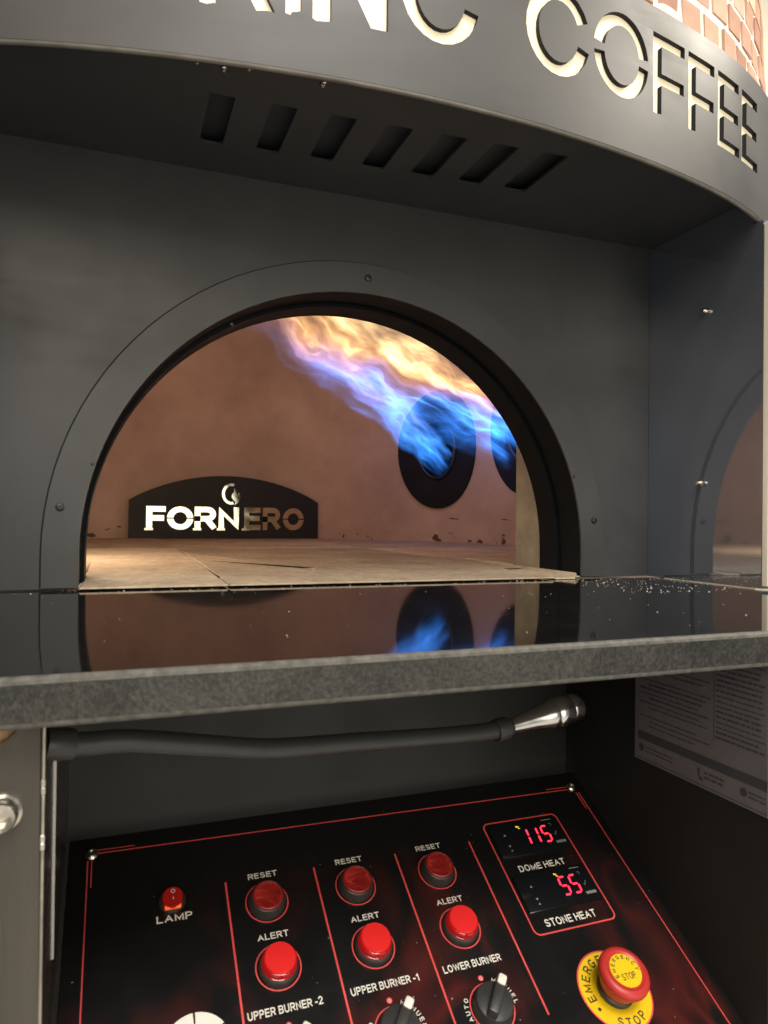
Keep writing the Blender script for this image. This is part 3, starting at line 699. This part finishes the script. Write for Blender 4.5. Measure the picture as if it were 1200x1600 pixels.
flat(sg, 'emblem', [(cx+0.010, cz-0.0345), (cx+0.020, cz-0.027), (cx+0.0275, cz-0.014), (cx+0.0270, cz-0.002), (cx+0.0215, cz+0.008), (cx+0.0205, cz-0.001), (cx+0.0165, cz-0.004), (cx+0.0150, cz+0.006), (cx+0.0085, cz+0.019), (cx+0.0075, cz+0.006), (cx+0.0015, cz-0.003), (cx+0.0010, cz-0.011), (cx+0.0065, cz-0.019), (cx+0.0125, cz-0.024)], m_letter, sgf)

# ------------------------------------------------------------------ flames
def make_flame(label, a, b_, w0, w1, seed, stops, strength, bend, f0):
    a = Vector(a); b_ = Vector(b_); L_ = (b_-a).length; ax = (b_-a).normalized()
    zz = (Vector((0, 0, 1))-ax*ax.z).normalized(); yy = zz.cross(ax)
    m = Matrix((ax, yy, zz)).transposed().to_4x4(); m.translation = a
    bm = NB(); K = 14; pts = []; rad = []
    for i in range(K+1):
        t = i/K; pts.append((t*L_, 0, 0)); rad.append((w0+(w1-w0)*t**0.7)*(1.0+0.12*t)*(1 if t < 0.8 else 1-0.75*((t-0.8)/0.2)**2)+0.004)
    tube(bm, pts, rad, 16)
    for v in bm.verts: v.co.y *= 0.5
    o = link('flame', bm, flame_material('burning_gas', seed, stops, strength, bend, w0, w1, L_, f0))
    o.matrix_world = m
    return tag(o, label, 'flame', 'flames from the gas burners')
BLUE = (0.09, 0.29, 1.0); PUR = (0.36, 0.28, 0.85); ORG = (1.0, 0.50, 0.18); CRM = (1.0, 0.66, 0.30)
make_flame('blue flame shooting out of the round black burner plate that shows whole', (0.955, 1.170, 0.235), (0.36, 0.88, 0.600), 0.040, 0.120, 3.1,
           [(0.0, (0.04, 0.27, 1.0)), (0.38, BLUE), (0.58, (0.26, 0.27, 0.85)), (0.78, (0.60, 0.33, 0.30)), (0.92, ORG)], 125.0, 3.0, 0.12)
make_flame('blue to orange flame sweeping in from the burner half hidden by the right jamb', (1.04, 0.88, 0.275), (0.24, 0.79, 0.635), 0.078, 0.150, 8.4,
           [(0.0, (0.04, 0.25, 1.0)), (0.28, BLUE), (0.40, (0.45, 0.28, 0.6)), (0.50, ORG), (0.8, CRM)], 185.0, 4.6, 0.42)

gl = bpy.data.lights.new('flame_glow', 'POINT'); gl.energy = 0.9; gl.color = (1.0, 0.62, 0.30); gl.shadow_soft_size = 0.08   # the fire's own light on the vault
glo = bpy.data.objects.new('flame_glow', gl); C.objects.link(glo); glo.location = (0.52, 0.88, 0.58)
# ------------------------------------------------------------------ granite counter
b = NB(); bbox(b, -0.50, 1.10, -0.4205, 0.030, -0.0258, 0.0, 0.0036, 3)
g = link('granite_counter', b, [m_gran, m_granE, m_granC])
for f in g.data.polygons:
    f.material_index = 0 if f.normal.z > 0.995 else (1 if abs(f.normal.z) < 0.02 else 2)
tag(g, 'polished black granite counter slab with rough speckled grey front edge below the oven mouth', 'counter')

# crumbs and flour dust on the slab
b = NB(); rnd = random.Random(5)
def crumb(x, y, s, z=0.0001):
    M_ = Matrix.Translation((x, y, z+s*0.3)) @ Matrix.Rotation(rnd.uniform(0, 6), 4, 'Z') @ Matrix.Diagonal((s*rnd.uniform(.6, 1.6), s, s*.7, 1))
    bmesh.ops.create_icosphere(b, subdivisions=1, radius=1.0, matrix=M_)
for i in range(60):
    crumb(min(0.6945, 0.55+abs(rnd.gauss(0, 1))*0.07), -0.012-abs(rnd.gauss(0, 1))*0.075 if rnd.random() < .6 else rnd.uniform(-0.19, -0.01), 0.0002+abs(rnd.gauss(0, .00022)))
for i in range(130): crumb(rnd.uniform(0.52, 0.694), rnd.uniform(-0.19, -0.02)-0.0, 0.00014+abs(rnd.gauss(0, .00030)))
for i in range(90): crumb(rnd.uniform(-0.10, 0.66), -0.016-abs(rnd.gauss(0, .012)), 0.0002+abs(rnd.gauss(0, .0003)))
for i in range(70): crumb(rnd.uniform(-0.10, 0.66), rnd.uniform(-0.40, -0.02), 0.00015+abs(rnd.gauss(0, .0002)))
tag(link('flour_crumbs', b, m_crumb), 'white flour specks and crumbs scattered over the black granite slab', 'crumbs', None, 'stuff')

# ------------------------------------------------------------------ base cabinet with the control recess
cab = thing('oven_cabinet', 'dark steel base cabinet with open recess for the switch panel below the counter', 'cabinet', (0.21, -0.27, -0.45))
XR, XL, YB = 0.4650, -0.0370, -0.1390
b = NB(); bbox(b, XL-0.02, XR+0.02, YB, YB+0.006, -0.45, -0.0265); link('back_wall', b, m_cab, cab)
b = NB(); bbox(b, XR, XR+0.010, -0.4000, YB-0.0005, -0.45, -0.0265, 0.0008, 1); link('side_wall', b, m_cab, cab)
b = NB(); bbox(b, XL-0.010, XL, -0.3925, YB-0.0005, -0.45, -0.0265, 0.0008, 1); lw = link('side_wall', b, m_post, cab)
b = NB(); bbox(b, XL, XL+0.0012, -0.2925, -0.2895, -0.211, -0.0814); link('edge_strip', b, m_chrome, lw)
# left front post with a rounded edge and a clipped top corner
po = [(-0.20, -0.45), (-0.0333, -0.45), (-0.0333, -0.0265), (-0.0440, -0.0265), (-0.0455, -0.0290), (-0.0480, -0.0320), (-0.0515, -0.0350), (-0.0600, -0.0395), (-0.20, -0.0420)]
b = plate(NB(), po, [], 0.010, front(-0.4050))
bmesh.ops.bevel(b, geom=[e for e in b.edges if all(abs(v.co.x+0.0333) < 1e-4 for v in e.verts) and abs(e.verts[0].co.z-e.verts[1].co.z) > 0.1], offset=0.0022, segments=3, affect='EDGES')
post = link('front_post', b, m_post, cab, smooth=35)
q = Matrix.Translation((-0.0520, -0.4051, -0.0690)) @ Matrix.Rotation(R(90), 4, 'X')
b = lathe(NB(), [(0.0092, 0), (0.0092, 0.002), (0.0078, 0.0028), (0.0076, 0.0085), (0.0068, 0.0096), (0.0050, 0.0092), (0.0047, 0.003), (0.0001, 0.0028)], q, 28)
link('bolt', b, m_steel, post, smooth=35)
b = NB(); bbox(b, -0.30, -0.0415, -0.4046, -0.3955, -0.0700, -0.0266)
bmesh.ops.translate(b, vec=(0, 0.0102, 0), verts=b.verts)
tag(link('reflection_board', b, m_tan), 'added tan board standing in for a warm reflection at the left post corner', 'board')  # tan colour takes the place of a warm reflection
b = NB(); bbox(b, -0.0346, -0.0330, -0.4062, -0.4046, -0.45, -0.0268, 0.0005, 2); link('edge_highlight', b, m_highlight, post, smooth=40)  # thin strip added for the bright highlight along the post edge
for z in (-0.0560, -0.0600, -0.0840, -0.0880):     # knocks in the paint where bare metal shines on the post edge
    b = NB(); bbox(b, -0.0349, -0.0327, -0.4066, -0.4043, z-0.0026, z+0.0012, 0.0004, 1); link('bare_metal_nick', b, m_steel, post)

# ------------------------------------------------------------------ swan-neck lamp slung under the counter
lamp = thing('gooseneck_lamp', 'black flexible lamp arm with chrome head slung under the counter', 'lamp', (-0.0353, -0.3602, -0.0509))
hp = [(-0.0353, -0.3602, -0.0509), (-0.0175, -0.3543, -0.0545), (0.007, -0.3467, -0.0574), (0.0455, -0.3358, -0.0668), (0.0883, -0.325, -0.0772), (0.1114, -0.3195, -0.0808), (0.1614, -0.3086, -0.0855), (0.2345, -0.2945, -0.0925), (0.2847, -0.2858, -0.0958), (0.3093, -0.2818, -0.0949)]
cp = catmull(hp, 10)
link('flexible_arm', tube(NB(), cp, [0.0070]*len(cp), 20), m_hose, lamp, smooth=50)
e0 = Vector(hp[-1]); e1 = Vector((0.3868, -0.27, -0.0866)); dv = (e1-e0).normalized()
q = Vector((0, 0, 1)).rotation_difference(dv).to_matrix().to_4x4(); q.translation = e0-dv*0.004
Lh = (e1-e0).length
head = link('lamp_head', lathe(NB(), [(0.0055, 0), (0.0058, 0.003), (0.0070, 0.012), (0.0088, 0.026), (0.0112, 0.040), (0.0126, 0.0455), (0.0130, 0.049), (0.0128, 0.0505), (0.0134, 0.0515), (0.0138, 0.060), (0.0132, 0.0655), (0.0124, 0.068)], q, 36), m_chrome, lamp, smooth=40)
link('lamp_rim', lathe(NB(), [(0.0118, 0.0682), (0.0122, 0.0695), (0.0122, 0.0780), (0.0108, 0.0800), (0.0100, 0.0795), (0.0100, 0.0700)], q, 36), m_chrome, head, smooth=40)
link('collar', lathe(NB(), [(0.0088, -0.012), (0.0091, -0.0105), (0.0091, -0.0005), (0.0080, 0.0008)], q, 28), m_hose, lamp, smooth=40)
q2 = Vector((0, 0, 1)).rotation_difference((Vector(hp[1])-Vector(hp[0])).normalized()).to_matrix().to_4x4(); q2.translation = Vector(hp[0])
link('collar', lathe(NB(), [(0.0088, -0.002), (0.0090, 0.0), (0.0090, 0.012), (0.0086, 0.0135)], q2, 28), m_hose, lamp, smooth=40)

# ------------------------------------------------------------------ data sticker on the right recess wall
stk = thing('data_sticker', 'grey printed data sticker on the right wall of the recess', 'sticker', (XR-0.0006, -0.33, -0.147))
sf = lambda u, v, d: Vector((XR-0.0006+d, u, v))
on_st = lambda d: (lambda u, v, t: Vector((XR-0.0006-d, u, v)))
NX = Vector((-1, 0, 0))
b = NB(); bbox(b, XR-0.0006, XR-0.0001, -0.3985, -0.2510, -0.1466, -0.030); link('sheet', b, m_label, stk)
def rect(y0, y1, z0, z1): return [(y0, z0), (y1, z0), (y1, z1), (y0, z1)]
flat(stk, 'printed_band', rect(-0.3985, -0.2555, -0.1268, -0.1191), m_labelink, on_st(0.0002), NX)
flat(stk, 'printed_rule', rect(-0.3985, -0.2535, -0.1446, -0.1440), m_labelink, on_st(0.0002), NX)
flat(stk, 'printed_rule', rect(-0.3468, -0.3462, -0.1030, -0.031), m_labelink, on_st(0.0002), NX)
b = NB(); rnd = random.Random(11)
def words_row(y_start, y_end, z, h):
    y = y_start
    while y > y_end:
        w = rnd.uniform(0.002, 0.0085); w = min(w, y-y_end)
        k = 0.00062 if h < 0.001 else h
        vv = [b.verts.new(p) for p in (Vector((XR-0.00085, y, z)), Vector((XR-0.00085, y-w, z)), Vector((XR-0.00085, y-w, z+h)), Vector((XR-0.00085, y, z+h)))]
        b.faces.new(vv); y -= w+rnd.uniform(0.0006, 0.0016)
z = -0.113
while z > -0.2 and z < -0.034:
    if rnd.random() < .9: words_row(-0.258-rnd.choice((0, 0, .012)), -0.343+rnd.uniform(0, .02), z, rnd.choice((0.0009, 0.0009, 0.0014)))
    if rnd.random() < .95 and z > -0.104: words_row(-0.3485, -0.397+rnd.uniform(0, .006), z, rnd.choice((0.0009, 0.0011, 0.0015)))
    z += 0.0043
for k in range(2): words_row(-0.266, -0.300, -0.1335-0.0035*k, 0.0010); words_row(-0.3365, -0.357, -0.1335-0.0040*k, 0.0016); words_row(-0.3815, -0.397, -0.1335-0.0035*k, 0.0010)
fix_up(b, NX); tag(link('printed_lines', b, m_labelink, stk), kind='stuff')
for y in (-0.2605, -0.3765): flat(stk, 'printed_icon', [(y+0.0034*math.cos(2*math.pi*i/24), -0.1345+0.0034*math.sin(2*math.pi*i/24)) for i in range(24)], m_labelink, on_st(0.0002), NX)
flat(stk, 'printed_icon', [(-0.3292, -0.1310), (-0.3310, -0.1305), (-0.3318, -0.1335), (-0.3308, -0.1345), (-0.3322, -0.1372), (-0.3334, -0.1372), (-0.3352, -0.1392), (-0.3342, -0.1408), (-0.3318, -0.1400), (-0.3300, -0.1372), (-0.3290, -0.1340)], m_labelink, on_st(0.0002), NX)

# ------------------------------------------------------------------ control panel (local x right, y up the slope, z out of the panel)
cp_ = thing('control_panel', 'sloping black control panel with red lines, red push buttons and digital heat displays', 'control panel', (0.0, -0.1705, -0.2007), None, (R(29), 0, 0))
UZ = Vector((0, 0, 1))
b = NB(); bbox(b, -0.0345, 0.4630, -0.245, 0.016, -0.0030, 0.0, 0.0006, 1); plate_o = link('panel_plate', b, m_panel, cp_, local=True)
def onp(h): return lambda u, v, d: Vector((u, -v, h))
def strip(pts, w, h=0.00035, name='red_line', m=None, closed=False, parent=None):
    """printed line of width w through (a, b) points"""
    P = [Vector((x, -y)) for x, y in pts]; n_ = len(P); b = NB(); Lv = []; Rv = []
    for i, p in enumerate(P):
        pa = P[(i-1) % n_] if (closed or i > 0) else p; pb = P[(i+1) % n_] if (closed or i < n_-1) else p
        t = (pb-pa).normalized(); nn = Vector((-t.y, t.x))*w/2
        Lv.append(b.verts.new((p.x+nn.x, p.y+nn.y, h))); Rv.append(b.verts.new((p.x-nn.x, p.y-nn.y, h)))
    for i in range(n_ if closed else n_-1):
        j = (i+1) % n_; b.faces.new((Lv[i], Rv[i], Rv[j], Lv[j]))
    fix_up(b, UZ)
    return link(name, b, m or m_redl, parent or cp_, local=True)
for x in (0.0860, 0.1605, 0.2352, 0.3093): strip([(x, 0.0445), (x, 0.196)], 0.0015)
strip([(-0.0125, 0.0), (0.4420, 0.0050)], 0.0010); strip([(-0.0125, -0.0030), (0.016, -0.0026)], 0.0008); strip([(0.4180, 0.0016), (0.4430, 0.0018)], 0.0008)
strip([(-0.0198, 0.0060), (-0.0198, 0.2400)], 0.0010); strip([(-0.0168, 0.0060), (-0.0168, 0.0300)], 0.0008)
strip([(0.4527, 0.0100), (0.4527, 0.2400)], 0.0010); strip([(0.4497, 0.0100), (0.4497, 0.0300)], 0.0008)
def label(s, a0, a1, base, cap, bold=0.17, m=None, parent=None, h=0.0004):
    b = NB(); add_text(b, s, lambda u, v: Vector((a0+u*(a1-a0), -base+v*cap, h)), bold); fix_up(b, UZ)
    return link('lettering', b, m or m_white, parent or cp_, local=True)
label('LAMP', 0.0312, 0.0580, 0.0695, 0.0058, 0.18)
for a, base, t in ((0.1165, 0.1518, 'UPPER BURNER -2'), (0.1925, 0.1516, 'UPPER BURNER -1'), (0.2660, 0.1512, 'LOWER BURNER')):
    w = 0.0272 if 'UPPER' in t else 0.0252
    label(t, a-w, a+w, base, 0.0056, 0.17)
def screw_cap(a, b_):
    o = link('screw', lathe(NB(), [(0.0052, 0), (0.0052, 0.0008), (0.0042, 0.0022), (0.0022, 0.0030), (0.0020, 0.0016), (0.0001, 0.0015)], Matrix.Translation((a, -b_, 0.0002)), 20), m_steel, cp_, local=True, smooth=35)
screw_cap(-0.0170, 0.0002); screw_cap(0.4480, 0.0030)

def ring_pts(a, b_, r, n=44): return [(a+r*math.cos(2*math.pi*i/n), b_+r*math.sin(2*math.pi*i/n)) for i in range(n)]
def push_button(a, lit):
    bb = 0.1195 if lit else 0.0675
    T = Matrix.Translation((a, -bb, 0))
    label('ALERT' if lit else 'RESET', a-0.0120, a+0.0122, 0.0980 if lit else 0.0460, 0.0050, 0.17)
    col = link('push_button', lathe(NB(), [(0.0150, 0), (0.0150, 0.0035), (0.0143, 0.0055), (0.0136, 0.0080), (0.0128, 0.0086), (0.0120, 0.0080)] if not lit else
               [(0.0150, 0), (0.0150, 0.0028), (0.0143, 0.0044), (0.0136, 0.0050), (0.0120, 0.0048)], T, 44), m_blk, cp_, local=True, smooth=35)
    strip(ring_pts(a, bb, 0.0169), 0.0010, closed=True, parent=cp_, name='red_ring')
    if lit:
        link('skirt', lathe(NB(), [(0.0133, 0.0046), (0.0133, 0.0062), (0.0127, 0.0064), (0.0131, 0.0072), (0.0130, 0.0098), (0.0122, 0.0110), (0.0116, 0.0112)], T, 44), m_litrim, col, local=True, smooth=30)
        link('cap', lathe(NB(), [(0.0117, 0.0112), (0.0117, 0.0122), (0.0112, 0.0128), (0.0, 0.0131)], T, 44), m_lit, col, local=True, smooth=30)
    else:
        link('cap_rim', lathe(NB(), [(0.0121, 0.0078), (0.0121, 0.0092), (0.0114, 0.0098), (0.0106, 0.0094)], T, 44), m_redrim, col, local=True, smooth=30)
        link('cap', lathe(NB(), [(0.0107, 0.0094), (0.0095, 0.0085), (0.0060, 0.0081), (0.0, 0.0080)], T, 44), m_redcap, col, local=True, smooth=50)
for a in (0.1165, 0.1920, 0.2680):
    push_button(a, False); push_button(a, True)

# round lamp rocker
T = Matrix.Translation((0.0437, -0.0525, 0))
rk = link('rocker_switch', lathe(NB(), [(0.0104, 0), (0.0104, 0.0012), (0.0095, 0.0026), (0.0088, 0.0028), (0.0084, 0.0010)], T, 36), m_blk, cp_, local=True, smooth=35)
link('rocker', lathe(NB(), [(0.0082, 0.001), (0.0081, 0.0062), (0.0076, 0.0070), (0.0, 0.0072)], T @ Matrix.Rotation(R(8), 4, 'X'), 36), m_rocker, rk, local=True, smooth=35)
b = NB(); bbox(b, 0.0437-0.0062, 0.0437+0.0062, -0.0525-0.0087, -0.0525-0.0052, 0.002, 0.0052, 0.0006, 1); link('glow_window', b, m_rock, rk, local=True)
strip(ring_pts(0.0440, 0.0498, 0.0014, 20), 0.0005, 0.0086, 'off_mark', m_white, True, rk); strip([(0.0440, 0.0545), (0.0440, 0.0566)], 0.0005, 0.0083, 'on_mark', m_white, False, rk)

# white segmented roundel at the lower left
for a0, a1 in ((92, 146), (34, 88), (-24, 30), (-82, -28), (-140, -86), (-198, -144)):
    flat(cp_, 'roundel_segment', [(x, y) for x, y in arc_band(0.0535, 0.1615, 0.0235, -0.0235, 0.016, -0.016, a0, a1, 10)], m_white, onp(0.0004), UZ, local=True)

# rotary selectors
def rotary(a, turn):
    bb = 0.1815; T = Matrix.Translation((a, -bb, 0))
    base = link('rotary_selector', lathe(NB(), [(0.0158, 0), (0.0158, 0.004), (0.0148, 0.0065), (0.0142, 0.0090), (0.0125, 0.0098), (0.0, 0.0098)], T, 44), m_blk, cp_, local=True, smooth=35)
    strip(ring_pts(a, bb, 0.0172), 0.0010, closed=True, name='red_ring')
    q = T @ Matrix.Rotation(R(turn), 4, 'Z')
    b = NB(); bbox(b, -0.0040, 0.0040, -0.0145, 0.0145, 0.0095, 0.0196, 0.0016, 2); b.transform(q); link('grip', b, m_blk, base, local=True, smooth=35)
    b = NB(); bbox(b, -0.0034, 0.0034, 0.0065, 0.0148, 0.0120, 0.0209, 0.0018, 2); b.transform(q); link('white_tip', b, m_white, base, local=True, smooth=35)
    # power mark
    flat(cp_, 'power_mark', ring_pts(a, 0.1602, 0.0022, 24), m_redl, onp(0.0004), UZ, local=True)
    strip([(a+0.0011*math.sin(R(t)), 0.1603-0.0011*math.cos(R(t))) for t in range(40, 330, 20)], 0.00035, 0.0006, 'power_symbol', m_white)
    strip([(a, 0.1588), (a, 0.1602)], 0.00035, 0.0006, 'power_symbol', m_white)
    def arc_text(s, r, ang0, step, size):
        for i, ch in enumerate(s):
            if ch == ' ': continue
            an = R(ang0-step*i); b = NB()
            w = text_aspect(ch)*size; hh = size
            def f(u, v):
                x = (u-.5)*w; y = r+v*hh; return Vector((a+math.cos(an)*y+math.sin(an)*x, -bb+math.sin(an)*y-math.cos(an)*x, 0.0004))
            add_text(b, ch, f, 0.17); fix_up(b, UZ); link('lettering', b, m_white, cp_, local=True)
    arc_text('.AUTO', 0.0186, 205, 12.5, 0.0034); arc_text('MANUEL', 0.0186, 62, 12.5, 0.0034)
for a in (0.1165, 0.1920, 0.2680): rotary(a, -40)

# the two digital heat controllers inside a red rounded frame
def rrect(a0, a1, b0, b1, r, n=6):
    out = []
    for cx_, cy_, s in ((a1-r, b0+r, -90), (a1-r, b1-r, 0), (a0+r, b1-r, 90), (a0+r, b0+r, 180)):
        for i in range(n+1):
            t = R(s+90*i/n); out.append((cx_+r*math.cos(t), cy_+r*math.sin(t)))
    return out
strip(rrect(0.3300, 0.4115, 0.0300, 0.1392, 0.0055), 0.0013, closed=True, name='red_frame')
label('DOME HEAT', 0.3446, 0.3932, 0.0830, 0.0062, 0.17); label('STONE HEAT', 0.3432, 0.3942, 0.1342, 0.0066, 0.17)
SEG = {'a': ((0, 1), (1, 1)), 'b': ((1, 1), (1, .5)), 'c': ((1, .5), (1, 0)), 'd': ((1, 0), (0, 0)), 'e': ((0, 0), (0, .5)), 'f': ((0, .5), (0, 1)), 'g': ((0, .5), (1, .5))}
DIG = {'1': 'bc', '5': 'afgcd'}
def digit(ch, a0, base, w, hgt, parent, h):
    b = NB()
    for s in DIG[ch]:
        p, q = [Vector((a0+x*w+y*hgt*0.10, -base+y*hgt)) for x, y in SEG[s]]
        t = (q-p).normalized(); p = p+t*0.0006; q = q-t*0.0006; nn = Vector((-t.y, t.x))*0.00085
        vv = [p+t*0.0-nn*.2, p+t*.0007+nn, q-t*.0007+nn, q+nn*.2, q-t*.0007-nn, p+t*.0007-nn]
        b.faces.new([b.verts.new((v.x, v.y, h)) for v in vv])
    fix_up(b, UZ); link('digit', b, m_led, parent, local=True)
for b0, text, xs2 in ((0.0335, '115', (0.3625, 0.3730, 0.3852)), (0.0862, '55', (0.3742, 0.3852))):
    bz = NB(); bbox(bz, 0.3335, 0.4088, -(b0+0.0350), -b0, 0.0, 0.0021, 0.0007, 2); H = 0.0023
    ctl = link('heat_controller', bz, m_bez, cp_, local=True, smooth=35)
    for ch, x in zip(text, xs2): digit(ch, x, b0+0.0258, 0.0068, 0.0165, ctl, H)
    tri = lambda x, y, s, up: [(x-s, y), (x+s, y), (x, y-1.5*s if up else y+1.5*s)]
    flat(ctl, 'key_mark', tri(0.3462, b0+0.0135, 0.0014, True), m_grey, onp(H), UZ, local=True)
    flat(ctl, 'key_mark', tri(0.3462, b0+0.0235, 0.0014, False), m_grey, onp(H), UZ, local=True); flat(ctl, 'key_mark', tri(0.3462, b0+0.0295, 0.0012, True), m_grey, onp(H), UZ, local=True)
    strip([(0.3975, b0+0.0190), (0.3983, b0+0.0208), (0.4008, b0+0.0165)], 0.0005, H, 'key_mark', m_grey, False, ctl)
    for i in range(5): flat(ctl, 'maker_mark', [(0.3955+0.0021*i, b0+0.0290), (0.3972+0.0021*i, b0+0.0290), (0.3972+0.0021*i, b0+0.0264), (0.3955+0.0021*i, b0+0.0264)], m_grey, onp(H), UZ, local=True)
    strip([(0.3915, b0+0.0030), (0.4020, b0+0.0030)], 0.0006, H, 'key_mark', m_grey, False, ctl); strip([(0.3970, b0+0.0075), (0.3995, b0+0.0075), (0.3990, b0+0.0100)], 0.0004, H, 'key_mark', m_grey, False, ctl)
    x0 = xs2[0]-0.0004
    strip(ring_pts(x0+0.0004, b0+0.0055, 0.0006, 12), 0.0004, H, 'degree_mark', m_ledy, True, ctl)
    strip([(x0+0.0026+0.0011*math.cos(R(t)), b0+0.0068+0.0011*math.sin(R(t))) for t in range(50, 320, 30)], 0.0005, H, 'degree_mark', m_ledy, False, ctl)

# emergency stop
EA, EB = 0.3728, 0.1915; T = Matrix.Translation((EA, -EB, 0))
es = link('emergency_stop_button', lathe(NB(), [(0.0148, 0.0010), (0.0148, 0.0050), (0.0135, 0.0060), (0.0135, 0.0080), (0.0130, 0.0120)], T, 44), m_blk, cp_, local=True, smooth=35)
link('yellow_plate', lathe(NB(), [(0.0292, 0.0001), (0.0292, 0.0009), (0.0289, 0.0011), (0.0, 0.0011)], T, 64), m_yel, es, local=True, smooth=30)
strip(ring_pts(EA, EB, 0.0297, 64), 0.0014, 0.0008, 'red_rim', m_redl, True, es)
link('mushroom_head', lathe(NB(), [(0.0150, 0.0090), (0.0156, 0.0130), (0.0172, 0.0165), (0.0192, 0.0190), (0.0200, 0.0212), (0.0199, 0.0235), (0.0190, 0.0255), (0.0172, 0.0266), (0.0152, 0.0268), (0.0146, 0.0263), (0.0, 0.0263)], T, 56), m_estop, es, local=True, smooth=40)
link('yellow_disc', lathe(NB(), [(0.0126, 0.0262), (0.0126, 0.0267), (0.0, 0.0268)], T, 48), m_yel, es, local=True, smooth=30)
def ring_text(s, r, ang0, step, size, h, inward=False, parent=es, wf=0.9):
    for i, ch in enumerate(s):
        an = R(ang0+(step*i if inward else -step*i)); b = NB(); w = text_aspect(ch)*size*wf
        def f(u, v):
            x = (u-.5)*w
            if inward: y = r-v*size; return Vector((EA+math.cos(an)*y-math.sin(an)*x, -EB+math.sin(an)*y+math.cos(an)*x, h))
            y = r+v*size; return Vector((EA+math.cos(an)*y+math.sin(an)*x, -EB+math.sin(an)*y-math.cos(an)*x, h))
        add_text(b, ch, f, 0.16); fix_up(b, UZ); link('lettering', b, m_blkp, parent, local=True)
ring_text('EMERGENCY', 0.0198, 186, 19, 0.0068, 0.0013)
ring_text('STOP', 0.0272, 246, 17, 0.0064, 0.0013, True)
ring_text('EMERGENCY', 0.0086, 196, 25, 0.0031, 0.0270)
b = NB(); add_text(b, 'STOP', lambda u, v: Vector((EA-0.0062+u*0.0124, -EB-0.0068+v*0.0048, 0.0270)), 0.13); fix_up(b, UZ); link('lettering', b, m_blkp, es, local=True)
flat(es, 'dot', [(EA+0.0238*math.cos(R(206))+0.0014*math.cos(2*math.pi*i/16), EB-0.0238*math.sin(R(206))+0.0014*math.sin(2*math.pi*i/16)) for i in range(16)], m_blkp, onp(0.0013), UZ, local=True)

# dust specks on the panel
b = NB(); rnd = random.Random(21)
for i in range(90):
    x, y, sz = rnd.uniform(-0.03, 0.46), -rnd.uniform(-0.012, 0.23), 0.00012+abs(rnd.gauss(0, .00016))
    bmesh.ops.create_icosphere(b, subdivisions=1, radius=1.0, matrix=Matrix.Translation((x, y, 0.0001)) @ Matrix.Rotation(rnd.uniform(0, 3), 4, 'Z') @ Matrix.Diagonal((sz*rnd.uniform(.7, 2.2), sz, sz*.5, 1)))
tag(link('dust_specks', b, m_grey, cp_, local=True), kind='stuff')
